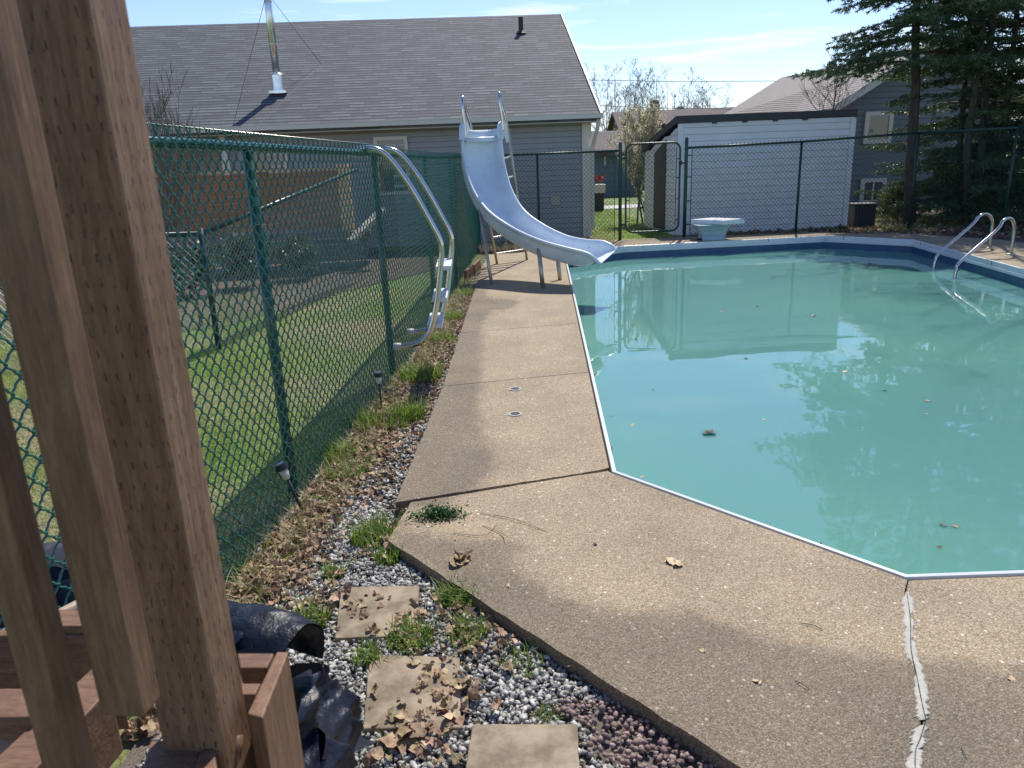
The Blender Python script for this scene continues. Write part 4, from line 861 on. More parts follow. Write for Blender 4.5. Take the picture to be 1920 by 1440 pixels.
# thin needle blades set round each twig
def needles(A, B, per, ln, wd, jit=.35, droop=0.):
    A = np.asarray(A); B = np.asarray(B); n = len(A); t = rng.random((n, per, 1)); P_ = A[:, None]*(1-t)+B[:, None]*t
    d = B-A; d /= np.maximum(np.linalg.norm(d, axis=1, keepdims=True), 1e-9)
    rd = rng.normal(0, 1, (n, per, 3)); rd /= np.linalg.norm(rd, axis=2, keepdims=True); v = d[:, None]*.75+rd*.75; v[..., 2] -= droop; v /= np.linalg.norm(v, axis=2, keepdims=True)
    s = np.cross(v, rng.normal(0, 1, (n, per, 3))); s /= np.linalg.norm(s, axis=2, keepdims=True); l_ = ln*(.6+.8*rng.random((n, per, 1)))
    P_ = P_.reshape(-1, 3); v = (v*l_).reshape(-1, 3); s = (s*wd*.5).reshape(-1, 3)
    V = np.stack([P_-s, P_+s, P_+v], 1).reshape(-1, 3); Fq = np.arange(len(V)).reshape(-1, 3); return V, Fq
def spruce(name, label, base, h, seed, r0=.12, z0=.8, rad=lambda t: 2*(1-t), nwh=22, per_whorl=5, sky_t=1., droop=.25, ln=.045, wd=.012, per=9, group=None, sides=None, twstep=.16, lean=(0, 0), nm=None, prob=None):
    R = random.Random(seed); t = empty(name, base, label, 'tree', group); base = np.array(base, float)
    tr = [base+np.array([lean[0]*k/8*h+R.gauss(0, .02), lean[1]*k/8*h+R.gauss(0, .02), h*k/8]) for k in range(9)]
    MB().tube(tr, [r0*(1-.88*k/8) for k in range(9)], 10).build('trunk', M['bark'], t, smooth=True)
    bs = []; tw = []
    for w_ in range(nwh):
        f = (w_+R.random()*.7)/nwh; z = z0+(h-z0)*f
        for k_ in range(per_whorl):
            az = R.random()*6.283
            if sides and not sides(az, z): continue
            if prob and R.random() > prob(z): continue
            Lb = rad(z/h)*R.uniform(.65, 1.1)
            if Lb < .1: continue
            p = base+np.array([lean[0]*z, lean[1]*z, z]); d = np.array([math.cos(az), math.sin(az), .15]); n = 6; pts = [p]
            for i in range(n):
                d = d+np.array([R.gauss(0, .05), R.gauss(0, .05), -droop*.28 if i < 3 else droop*.14]); d /= np.linalg.norm(d); pts.append(pts[-1]+d*Lb/n)
            rb = .008+.012*Lb/2
            for i in range(n): bs.append((pts[i], pts[i+1], rb*(1-i/n)+.002, rb*(1-(i+1)/n)+.002))
            ntw = max(3, int(Lb/twstep))
            for q in range(ntw):
                tq = .22+.78*(q+R.random())/ntw; i = min(n-1, int(tq*n)); pp = pts[i]+(pts[i+1]-pts[i])*(tq*n-i); dd = pts[i+1]-pts[i]; dd = dd/np.linalg.norm(dd)
                for sg in (-1, 1):
                    side = np.array([-dd[1], dd[0], 0])*sg; v = dd*.6+side*.75+np.array([0, 0, R.uniform(-.3, .12)]); v /= np.linalg.norm(v); l2 = Lb*.34*(1.15-tq)*R.uniform(.6, 1.2)+.07
                    e = pp+v*l2; e[2] -= l2*.12; tw.append((pp, e, .004, .002))
                    for s2 in range(max(1, int(l2/.11))):
                        tt = (s2+R.random())/max(1, int(l2/.11)); p3 = pp+(e-pp)*tt; v3 = v*.6+np.array([-v[1], v[0], 0])*(1 if R.random() < .5 else -1)*.7+np.array([0, 0, R.uniform(-.25, .1)]); tw.append((p3, p3+v3*R.uniform(.07, .16), .003, .002))
            tw.append((pts[-2], pts[-1], .004, .002))
    emit('limbs', bs, M['twig_dark'], t, 4)
    V, Fq = needles([a[0] for a in tw], [a[1] for a in tw], per, ln, wd)
    finish('crown', V, Fq, nm or M['needle'], t); return t
gz = -.07
b1 = G(1706, 428, gz); b1 = np.array([(1706-960)/1400*16.4*.985, 16.0, gz]); b1 = D(1706, 425, 16.3); b1[2] = gz
def rad1(t):
    z = t*7.6
    if z < 3.1: return .9
    return 2.35 if z < 4.9 else max(.3, 2.3*(7.8-z)/2.9)
spruce('spruce_tree', 'lone spruce with a bare lower trunk and broad flat crown right of the shed', b1, 7.6, 3, r0=.13, z0=1.0, rad=rad1, nwh=28, per_whorl=7, droop=.35, lean=(-.085, 0), prob=lambda z: .06 if z < 2.5 else (.25 if z < 3.1 else 1.), per=16, wd=.019, ln=.065)
TR = [(D(1790, 400, 18.2), 9.5, 2.2, 13, 'shaggy dark spruce just right of the lone trunk, its boughs reaching the ground'),
      (D(1870, 400, 16.6), 10.5, 2.5, 14, 'tall dense dark conifer behind the right fence corner'),
      (D(1960, 400, 17.0), 11.0, 2.6, 15, 'outermost dark conifer at the right edge of the picture'),
      (D(2060, 400, 15.0), 10.0, 2.6, 16, 'dark conifer beyond the right picture edge, only its boughs in view')]
for p_, h_, r_, s_, lb in TR:
    p_[2] = gz
    spruce('spruce_tree', lb, p_, h_, s_, r0=.075, z0=.25, rad=(lambda t, r_=r_: r_*(1.0-.8*t)), nwh=31, per_whorl=6, droop=.4, per=13, wd=.02, ln=.075, twstep=.17, lean=(-.05, 0), group='dark conifers behind the right fence')
yp = [(D(1682, 420, 16.9), 1.3, .6, 21, 'small yellow green sapling by the foot of the lone spruce'), (D(1765, 420, 16.4), 1.9, .9, 22, 'low yellow green bush under the dark spruces'), (D(1840, 420, 15.6), 1.3, .8, 23, 'second low bush of pale foliage near the fence corner')]
for p_, h_, r_, s_, lb in yp:
    p_[2] = gz; t = empty('bush', p_, lb, 'bush', 'bushes under the conifers'); o, tips = branch_tree(s_, p_, h_*.55, spread=.62, levels=3, r0=.02, kids=(4, 6), ratio=.6, start=.02, upb=.2)
    emit('stems', o[0]+o[1], M['twig_dark'], t, 3)
    tp = np.array([q[0] for q in tips]); nn = len(tp)*7; pos = np.repeat(tp, 7, 0)+rng.normal(0, .05, (nn, 3)); scatter('foliage', [(-1, 0, 0), (0, -.6, 0), (1, 0, .2), (0, .6, 0)], [[0, 1, 2, 3]], pos, eul(rng.random(nn)*6, rng.random(nn)*6, rng.random(nn)*6), .016+.016*rng.random(nn), M['needle_young'], t)
# tall bare trees at the right, most of them above the picture but mirrored in the water
for i, (px, yy, h_, lb) in enumerate([(1829, 15.9, 12.5, 'tall bare twin stemmed tree, left stem, among the conifers'), (1851, 16.2, 13, 'tall bare twin stemmed tree, right stem, among the conifers')]):
    b = D(px, 300, yy); b[2] = gz; bare_tree('bare_tree', lb, b, h_, 41+i, levels=4, r0=.075, spread=.62, ratio=.45, start=.3, kids=(4, 5), upb=.25, lean=(-.10, 0))
b = D(1505, 205, 20.0); b[2] = gz; bare_tree('bare_tree', 'slender bare tree rising behind the shed in front of the tan roof', (D(1552, 205, 19.5)[0], 19.5, gz), 3.4, 51, levels=3, r0=.05, spread=.55, ratio=.5, start=.45, kids=(4, 5), mt=M['twig'], twig_m=M['twig'], minr=.005)
# bare shrub left behind the near fence
for i, (px, yy, h_) in enumerate([(345, 8.3, 2.15), (300, 7.9, 1.9)]):
    b = D(px, 400, yy); b[2] = gz; bare_tree('bare_shrub', ['leafless grey shrub poking above the fence against the roof', 'leafless shrub half hidden by the wooden post'][i], b, h_, 61+i, levels=3, r0=.02, spread=.35, ratio=.55, start=.2, kids=(4, 6), mt=M['twig'], twig_m=M['twig'], minr=.003, upb=.6)
# pussy willow beside the shed
pw = D(1222, 420, 19.2); pw[2] = gz; t = empty('pussy_willow', pw, 'pussy willow bush covered in pale catkins, seen through the gate', 'bush')
rows2 = []; tips2 = []
for k_ in range(9):
    o, tp = branch_tree(70+k_, pw+np.array([random.gauss(0, .15), random.gauss(0, .2), 0]), 2.35, spread=.42, levels=3, r0=.03, kids=(3, 4), ratio=.5, start=.12, upb=.5, lean=(random.uniform(-.38, .22), random.uniform(-.3, .3)), minr=.004); rows2 += o[0]+o[1]; tips2 += tp
emit('stems', rows2, M['twig'], t, 3)
A_ = np.array([r[0] for r in rows2]); B_ = np.array([r[1] for r in rows2]); sel = rng.integers(0, len(A_), 13000); f = rng.random((13000, 1)); pos = A_[sel]*(1-f)+B_[sel]*f+rng.normal(0, .02, (13000, 3)); pos = pos[pos[:, 2] > .45]; n = len(pos)
scatter('catkins', [(-1, 0, 0), (0, -.6, 0), (1, 0, .2), (0, .6, 0), (0, 0, .7)], [[0, 1, 4], [1, 2, 4], [2, 3, 4], [3, 0, 4]], pos, eul(rng.random(n)*6, rng.random(n)*6, rng.random(n)*6), .015+.012*rng.random(n), M['catkin'], t)
# distant bare trees and little spruces on the skyline
M['twig_far'] = mat('distant_twigs', (.24, .21, .195), .9)  # paled so the bark colour itself carries the distance haze
protos = []
for i in range(4):
    tt, _ = bare_tree('bare_tree', 'x', (0, 0, 0), 7.2, 90+i, levels=4, r0=.07, spread=.50, ratio=.46, start=.22, kids=(3, 4), mt=M['twig_far'], twig_m=M['twig_far'], minr=.009, upb=.35); protos.append(tt)
def copy_tree(o, parent=None):
    c = o.copy(); C.collection.objects.link(c); c.parent = parent
    for q in [x for x in bpy.data.objects if x.parent == o]: copy_tree(q, c)
    return c
sk = [(1142, 62, 1.02), (1158, 70, 1.16), (1176, 60, .95), (1192, 66, 1.08), (1212, 72, 1.2), (1236, 60, 1.0), (1252, 68, .98), (1290, 64, .95), (1308, 70, 1.0), (1325, 66, .86), (1342, 72, .9), (1356, 68, .84), (1126, 66, .8), (1276, 75, .95), (1372, 74, .8), (1135, 80, 1.2), (1150, 58, .8), (1167, 78, 1.1), (1185, 74, 1.0), (1202, 58, .85), (1222, 80, 1.15), (1262, 78, 1.05), (1283, 58, .75), (1300, 76, .95), (1333, 60, .7), (1318, 80, .9), (1348, 60, .66)]
for i, (px, yy, s_) in enumerate(sk):
    o = protos[i] if i < 4 else copy_tree(protos[i % 4]); q = D(px, 280, yy); o.location = (q[0], yy, gz); o.scale = (s_, s_, s_); o.rotation_euler = (0, 0, i*1.3)
    o['label'] = 'leafless tree in the distant hazy row of bare trees on the skyline'; o['group'] = 'bare trees on the skyline'; o['category'] = 'tree'
M['needle_far'] = mat('distant_needles', (.035, .055, .045), .8, island=.3)
for i, (px, py, yy, h_, lb) in enumerate([(1226, 183, 62, 6.2, 'pointed small spruce, tallest on the skyline left of the shed'), (1275, 190, 64, 5.4, 'pointed dark spruce on the skyline just left of the shed roof'), (1119, 240, 58, 3.3, 'dark little spruce beside the grey house corner'), (1133, 245, 60, 3.0, 'second dark little spruce right of the house corner'), (1252, 200, 70, 5.2, 'small dark spruce between the two taller ones on the skyline'), (1600, 118, 50, 7.6, 'spruce tip peeping over the tan roof ridge')]):
    q = D(px, 280, yy); spruce('distant_spruce', lb, (q[0], yy, gz), h_, 120+i, r0=.1, z0=.3, rad=lambda t: 1.15*(1-t)+.05, nwh=16, per_whorl=7, droop=.3, ln=.28, wd=.09, per=5, twstep=.3, group='small spruces on the skyline', nm=M['needle_far'])
# utility wires
for i, (a, b, lb) in enumerate([((1000, 149), (1560, 152), 'highest thin utility wire crossing the sky above the shed'), ((1000, 193), (1420, 206), 'lower utility wire in front of the skyline trees'), ((1080, 246), (1300, 248), 'pale low wire in front of the brown roofs')]):
    yy = (38, 38, 30)[i]; p0 = D(*a, yy); p1 = D(*b, yy); mid = (p0+p1)/2-np.array([0, 0, .06]); o = MB().tube(bez([p0+(p0-p1)*2, p0, mid, p1, p1+(p1-p0)*2], 4), .014 if i < 2 else .025, 4).build('utility_wire', M['wire'] if i < 2 else M['galv'], None, own=True); tag(o, lb, 'wire')

# ------------------------------------------------------------------ foreground timber
def sq(c, r, l): c, r, l = map(np.array, (c, r, l)); return [tuple(c), tuple(r), tuple(r+l-c), tuple(l)]
def face_uv(p, n): return ((p[0] if abs(n[1]) > abs(n[0]) else p[1])+3., p[2]+3.)
PO = sq((-.4665, .944), (-.4588, 1.0327), (-.564, .9526))
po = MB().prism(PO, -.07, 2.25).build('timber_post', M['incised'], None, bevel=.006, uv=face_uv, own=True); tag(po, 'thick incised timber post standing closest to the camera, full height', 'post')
def bal(C_, R_2, L_, z0, lb):
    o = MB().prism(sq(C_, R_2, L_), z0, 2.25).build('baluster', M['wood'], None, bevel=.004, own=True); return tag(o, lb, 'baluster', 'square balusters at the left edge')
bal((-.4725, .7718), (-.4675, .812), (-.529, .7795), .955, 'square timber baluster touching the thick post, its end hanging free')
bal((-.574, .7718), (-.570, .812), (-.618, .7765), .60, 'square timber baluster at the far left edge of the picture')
# stepped planks and framing under the balusters
def plank(pts, z, th, name_, lb, m=None, cat='plank'):
    poly = [tuple(G(px, py, z)[:2]) for px, py in pts]; o = MB().prism(poly, z-th, z).build(name_, m or M['woodh'], None, bevel=.003, own=True); return tag(o, lb, cat)
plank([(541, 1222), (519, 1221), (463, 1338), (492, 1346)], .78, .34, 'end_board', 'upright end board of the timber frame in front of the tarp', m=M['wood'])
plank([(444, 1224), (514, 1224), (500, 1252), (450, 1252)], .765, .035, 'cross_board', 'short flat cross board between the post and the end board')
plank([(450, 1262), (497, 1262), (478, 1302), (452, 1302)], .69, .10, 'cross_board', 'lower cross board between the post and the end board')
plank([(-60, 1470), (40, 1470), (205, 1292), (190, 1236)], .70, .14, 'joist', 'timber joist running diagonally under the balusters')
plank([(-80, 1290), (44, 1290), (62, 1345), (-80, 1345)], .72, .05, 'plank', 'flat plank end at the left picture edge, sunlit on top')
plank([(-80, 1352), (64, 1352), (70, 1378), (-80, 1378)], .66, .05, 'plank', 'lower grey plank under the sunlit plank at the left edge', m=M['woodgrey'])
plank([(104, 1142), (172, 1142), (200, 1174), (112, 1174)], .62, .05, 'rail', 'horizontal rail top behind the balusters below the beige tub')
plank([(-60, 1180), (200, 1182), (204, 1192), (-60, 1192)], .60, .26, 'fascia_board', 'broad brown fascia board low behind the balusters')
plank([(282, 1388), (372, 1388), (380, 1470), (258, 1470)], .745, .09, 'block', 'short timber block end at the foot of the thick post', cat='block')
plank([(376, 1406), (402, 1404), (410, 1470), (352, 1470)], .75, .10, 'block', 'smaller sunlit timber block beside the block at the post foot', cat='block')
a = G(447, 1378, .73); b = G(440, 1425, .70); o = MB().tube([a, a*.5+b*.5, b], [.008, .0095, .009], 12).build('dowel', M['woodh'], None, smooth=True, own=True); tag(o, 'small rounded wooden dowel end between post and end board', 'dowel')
flat_o = MB().prism([(-2.5, .2), (-.27, .2), (-.33, .93), (-.75, 1.2), (-2.5, 1.28)], -.07, .42).build('step_platform', M['woodgrey'], None, own=True); tag(flat_o, 'low weathered timber platform in shade under the balusters', 'platform')
# beige tub with dark liner
tc_ = G(45, 1130, .42); TB = empty('tub', (tc_[0], tc_[1], .3), 'round beige plastic tub with a dark liner beyond the balusters', 'tub')
V = []; n = 40; pf = [(.20, -.25), (.235, .02), (.262, .035), (.262, .06), (.245, .066), (.225, .05), (.19, -.2)]
for i in range(n):
    a = 2*math.pi*i/n
    for r_, z in pf: V.append((tc_[0]+r_*math.cos(a), tc_[1]+r_*math.sin(a), tc_[2]+z))
k = len(pf); MB().add(V, [[i*k+j, ((i+1) % n)*k+j, ((i+1) % n)*k+j+1, i*k+j+1] for i in range(n) for j in range(k-1)]).build('body', M['tub'], TB, smooth=True)
mb = MB(); Vv = []; 
for i in range(13):
    for j in range(24):
        r_ = .222*i/12; a = 2*math.pi*j/24; Vv.append((tc_[0]+r_*math.cos(a), tc_[1]+r_*math.sin(a), tc_[2]-.03+.035*math.sin(a*3+i*.7)+random.uniform(-.008, .008)))
mb.add(Vv, [[i*24+j, i*24+(j+1) % 24, (i+1)*24+(j+1) % 24, (i+1)*24+j] for i in range(12) for j in range(24)]); mb.build('liner', M['tarp'], TB, smooth=True)

# navy tarp: a rolled hood with a crumpled skirt
def wob(u, v, s): return (math.sin(u*3.1+s)+math.sin(v*4.3+s*1.7)+math.sin((u+v)*5.7+s*.6))*.33
TP = empty('tarpaulin', (-.55, 1.45, .0), 'crumpled navy blue tarpaulin bunched behind the timber end board', 'tarpaulin')
A0 = G(395, 1180, .52); A1 = G(572, 1236, .50); ax = (A1-A0); Lx = np.linalg.norm(ax); ax /= Lx; sdv = np.array([-ax[1], ax[0], 0]); V = []; nu, nv = 34, 30
for sk_ in range(2):
    for i in range(nu+1):
        for j in range(nv+1):
            u = i/nu; a = math.radians(-35+250*j/nv); r_ = (.078+.012*math.sin(u*3)+.007*wob(u*3, a, 2))*(.86+.16*u)-.004*sk_
            V.append(A0+ax*Lx*u*(1+.02*math.sin(a*2))+sdv*r_*math.cos(a)+np.array([0, 0, r_*math.sin(a)*1.05]))
nq = (nu+1)*(nv+1); Fq = [[s*nq+i*(nv+1)+j, s*nq+i*(nv+1)+j+1, s*nq+(i+1)*(nv+1)+j+1, s*nq+(i+1)*(nv+1)+j] for s in range(2) for i in range(nu) for j in range(nv)]
MB().add(V, Fq).build('rolled_fold', M['tarp'], TP, smooth=True)
def sheetmesh(name, c00, c10, c01, c11, amp, s, nu=40, nv=40, m=None):
    V = []; c00, c10, c01, c11 = map(lambda q: np.array(q, float), (c00, c10, c01, c11)); nr = np.cross(c10-c00, c01-c00); nr /= np.linalg.norm(nr)
    for i in range(nu+1):
        for j in range(nv+1):
            u, v = i/nu, j/nv; p = c00*(1-u)*(1-v)+c10*u*(1-v)+c01*(1-u)*v+c11*u*v
            hgt = abs(math.sin(u*5+s+1.6*math.sin(v*3+s)))**.8*.7+.25*math.sin(v*7+u*5+s*2)+.10*abs(math.sin(u*13+v*9+s))
            V.append(p+nr*amp*(1.5*hgt-.6)+np.array([random.uniform(-1, 1), random.uniform(-1, 1), random.uniform(-1, 1)])*amp*.004)
    return finish(name, V, [[i*(nv+1)+j, (i+1)*(nv+1)+j, (i+1)*(nv+1)+j+1, i*(nv+1)+j+1] for i in range(nu) for j in range(nv)], m or M['tarp'], TP, smooth=True)
sheetmesh('skirt', G(560, 1262, .42), G(612, 1262, .30), G(560, 1460, .42), G(686, 1440, .06), .05, 1.)
sheetmesh('skirt', G(596, 1250, .34), G(655, 1292, .12), G(612, 1420, .34), G(690, 1400, .03), .04, 2.4)
sheetmesh('fold', G(430, 1180, .60), G(498, 1212, .55), G(430, 1240, .52), G(505, 1240, .50), .03, 4.)
sheetmesh('skirt', G(430, 1250, .36), G(600, 1250, .36), G(430, 1440, .10), G(640, 1470, .02), .03, 5.)

# ------------------------------------------------------------------ pavers, gravel, leaves, weeds
def paver(pts, lb):
    z = -.038; poly = [tuple(G(px, py, z)[:2]) for px, py in pts]; poly2 = []
    for i in range(4): poly2 += rough_edge(poly[i], poly[(i+1) % 4], .0015, 10)
    o = MB().prism(poly2, -.075, z).build('stepping_stone', M['paver'], None, bevel=.004, own=True); return tag(o, lb, 'stepping stone', 'square stepping stones in the gravel')
PV = [([(640, 1100), (786, 1098), (782, 1192), (628, 1196)], 'farthest square stepping stone, half covered by leaves and weeds'),
      ([(694, 1226), (862, 1232), (864, 1364), (680, 1366)], 'middle square stepping stone with dead leaves lying on it'),
      ([(886, 1357), (1083, 1357), (1088, 1500), (862, 1500)], 'nearest square stepping stone, cut by the bottom of the picture')]
for p_, lb in PV: paver(p_, lb)
pvpoly = [[tuple(G(px, py, -.04)[:2]) for px, py in p_] for p_, _ in PV]
# stones
ico = bmesh.new(); bmesh.ops.create_icosphere(ico, subdivisions=1, radius=1); ico.verts.ensure_lookup_table()
IV = np.array([v.co[:] for v in ico.verts]); IF = np.array([[v.index for v in f.verts] for f in ico.faces]); ico.free()
CV = np.array([(x, y, z) for z in (-1, 1) for x, y in ((-1, -1), (1, -1), (1, 1), (-1, 1))])*.72; CF = np.array([[3, 2, 1, 0], [4, 5, 6, 7], [0, 1, 5, 4], [1, 2, 6, 5], [2, 3, 7, 6], [3, 0, 4, 7]]); CF = np.concatenate([CF[:, [0, 1, 2]], CF[:, [0, 2, 3]]])
GRAV = [(-1.15, .9), (1.3, .9), (.62, 1.60), (-.03, 2.33), (-.60, 3.0), (-.61, 3.36), (-1.1, 3.9)]
def stones(name, poly, n, smin, smax, m, zb, label, layers=2, keep=None, flat_=.7):
    x = [p[0] for p in poly]; y = [p[1] for p in poly]; P_ = np.stack([rng.uniform(min(x), max(x), n*3), rng.uniform(min(y), max(y), n*3)], 1); P_ = P_[inpoly(P_[:, 0], P_[:, 1], poly)]
    for q in pvpoly: P_ = P_[~inpoly(P_[:, 0], P_[:, 1], q)]
    if keep is not None: P_ = P_[keep(P_)]
    P_ = P_[:n]; n = len(P_); s = smin+(smax-smin)*rng.random(n)**2.2*1.25; tv = (IV[None]*(1+.45*(rng.random((n, len(IV), 1))-.5))) if flat_ > .9 else CV[None]*(1+1.25*(rng.random((n, 8, 3))-.5)); sc = np.stack([s*(.8+.5*rng.random(n)), s*(.7+.3*rng.random(n)), s*(flat_-.2+.4*rng.random(n))], 1)
    pos = np.stack([P_[:, 0], P_[:, 1], zb+rng.random(n)*.012], 1)
    o = scatter(name, tv, IF if flat_ > .9 else CF, pos, eul(rng.normal(0, .6, n), rng.normal(0, .6, n), rng.random(n)*6.28), sc, m, own=True); return tag(o, label, name.replace('_', ' '), kind='stuff')
redline = lambda P_: (P_[:, 0]+.55*(P_[:, 1]-1.84)+.03*np.sin(P_[:, 1]*40) > .165) & (P_[:, 1] < 1.98)
stones('gravel', GRAV, 21000, .0045, .0115, M['stone'], -.062, 'loose grey crushed stone around the stepping stones', keep=lambda P_: ~redline(P_) & (P_[:, 1] < 3.3+.5*rng.random(len(P_))))
stones('lava_rock', GRAV, 9000, .006, .0125, M['lava'], -.055, 'reddish lava rock at the bottom edge beside the concrete', keep=redline, flat_=.95)
STR = [(-1.2, 3.0), (-.62, 3.0), (-.62, 3.4), (-.57, 4.2), (-.53, 5.1), (-.46, 9.0), (-.40, 11.8), (-.36, 13.2), (-.5, 13.2), (-.72, 8.5), (-.98, 5.5)]
stones('pea_gravel', STR, 9000, .006, .012, M['stone'], -.062, 'thin scatter of grey stones in the soil along the fence')
# dead leaves: a curled, lobed template
def leaf_templates(n, cup=1.):
    T = []
    out2 = [(0, -.5), (.17, -.46), (.30, -.33), (.36, -.2), (.42, -.02), (.36, .12), (.30, .28), (.2, .38), (.07, .52), (-.06, .5), (-.2, .4), (-.3, .27), (-.4, .14), (-.38, -.06), (-.37, -.22), (-.22, -.42)]
    k = rng.normal(0, .9, (n, 1)); a = rng.random((n, 1))*3.14; P_ = np.array([(0, 0)]+[(x*.5, y*.5) for x, y in out2]+out2)
    P_ = np.broadcast_to(P_, (n,)+P_.shape)*(1+.12*rng.normal(0, 1, (n, len(P_), 1))); x, y = P_[..., 0], P_[..., 1]; u = x*np.cos(a)+y*np.sin(a); v = -x*np.sin(a)+y*np.cos(a)
    z = (np.clip(k, -1.4, 1.4)*u*u*2.0+.09*np.sin(u*9+k*3)+np.clip(rng.normal(0, .6, (n, 1)), -1, 1)*v*v*1.3+rng.normal(0, .055, x.shape))*cup
    m_ = len(out2); Fq = [[0, 1+i, 1+(i+1) % m_] for i in range(m_)]+[[1+i, 1+m_+i, 1+m_+(i+1) % m_] for i in range(m_)]+[[1+i, 1+m_+(i+1) % m_, 1+(i+1) % m_] for i in range(m_)]
    return np.stack([x, y, z], 2), np.array(Fq)
def litter(name, P_, z, s0, s1, label, tilt=.45, m=None, lift=.012):
    n = len(P_); tv, tf = leaf_templates(n); s = s0+(s1-s0)*rng.random(n)
    o = scatter(name, tv, tf, np.stack([P_[:, 0], P_[:, 1], z+lift+rng.random(n)*lift*1.5], 1), eul(rng.normal(0, tilt, n), rng.normal(0, tilt, n), rng.random(n)*6.28), s, m or M['leaf'], own=True); return tag(o, label, 'leaf litter', kind='stuff')
def clus(pts, n, sg):
    c = np.array([pts[i] for i in rng.integers(0, len(pts), n)]); return c+rng.normal(0, 1, (n, 2))*sg
y_ = np.concatenate([rng.uniform(1.9, 9.5, 4200), rng.uniform(2.6, 5.5, 1300)]); x_ = fx(y_)+.03+np.abs(rng.normal(0, 1, 5500))*(.12+.035*np.minimum(5, np.abs(y_-2.2)))
P_ = np.stack([x_, y_], 1); dlx = np.interp(P_[:, 1], [2.9, 3.36, 5.07, 11.85], [-.58, -.61, -.52, -.39]); P_ = P_[(P_[:, 0] < dlx-.01) | ((P_[:, 1] < 2.7) & (P_[:, 0] < -.8))]
litter('leaf_litter', P_, -.062, .018, .05, 'brown dead leaves drifted along the foot of the long fence')
wd_ = [tuple(G(*q)[:2]) for q in [(760, 950), (800, 945), (830, 985), (720, 980), (700, 1020), (650, 1120), (760, 1150), (730, 1160), (850, 1130), (880, 1170), (900, 1180), (850, 1240), (860, 1270), (800, 1300), (760, 1370), (800, 1385), (640, 1090), (620, 1120), (840, 1310), (560, 1060), (520, 1080)]]
litter('leaf_litter', clus(wd_, 420, .075), -.05, .012, .05, 'dead leaves gathered around the stepping stones and weeds')
y_ = rng.uniform(13.2, 17.5, 3500); x_ = rng.uniform(3.9, 12., 3500); P_ = np.stack([x_, y_], 1); P_ = P_[(y_ > 15.05) | ((x_ > 8.7) & (y_ > 13.2)) | ((x_ > 7.7) & (y_ > 14.1))]; litter('leaf_litter', P_, -.066, .04, .09, 'dark leaf litter under the spruces behind the pool')
# single leaves and bits on the concrete
def single(px, py, s, lb, z=.0, m=None, seed=0, cup=1.2, name='dead_leaf', cat='leaf', group='dead leaves lying on the concrete', k_=1):
    q = G(px, py, z); r2 = np.random.default_rng(seed+px); tv, tf = leaf_templates(k_, cup); P0 = np.array([[q[0]+r2.normal(0, s*.25) if k_ > 1 else q[0], q[1]+r2.normal(0, s*.25) if k_ > 1 else q[1], z+s*.16] for _ in range(k_)])
    o = scatter(name, tv, tf, P0, eul(r2.normal(0, .25, k_), r2.normal(0, .25, k_), r2.random(k_)*6.28), np.full(k_, s), m or M['leaf'], own=True); return tag(o, lb, cat, group)
M['leaf_pale'] = mat('pale_dead_leaf', (.46, .34, .2), .7, col2=(.6, .47, .3), scale=40, island=.2)
M['leaf_dark'] = mat('dark_dead_leaf', (.06, .045, .035), .7, col2=(.12, .09, .07), scale=40, island=.2)
single(1265, 1050, .060, 'curled pale leaf alone in the middle of the near concrete', m=M['leaf_pale'], cup=1.1, k_=3, seed=5)
single(866, 1056, .075, 'largest crumpled brown leaf on the dark damp concrete', k_=6, cup=.9)
single(1116, 1021, .022, 'small black crumb of leaf left of the curled pale leaf', m=M['leaf_dark'])
single(1320, 1222, .022, 'small tan leaf bit, left one on the lower concrete', m=M['leaf_pale'], k_=2)
single(1418, 1280, .022, 'small tan leaf bit, right one on the lower concrete', m=M['leaf_pale'], k_=2)
single(1900, 1275, .030, 'ochre leaf at the right picture edge beyond the crack filler', m=M['leaf_pale'])
single(953, 1100, .022, 'little tan leaf bit on the damp concrete near the weeds', m=M['leaf_pale'])
single(1212, 1113, .020, 'faint tan leaf bit below the curled pale leaf', m=M['leaf_pale'])
single(852, 1012, .028, 'pale sliver of leaf behind the large brown leaf', m=M['leaf_pale'])
single(878, 913, .020, 'pale leaf bit just above the long crack', m=M['leaf_pale'])
single(1070, 1252, .045, 'orange brown leaf caught against the concrete edge', z=-.035)
single(845, 1345, .055, 'pale round leaf at the corner of the middle stepping stone', z=-.035, m=M['leaf_pale'])
single(770, 1385, .10, 'large torn orange leaf below the middle stepping stone', z=-.045, k_=4, cup=.9)
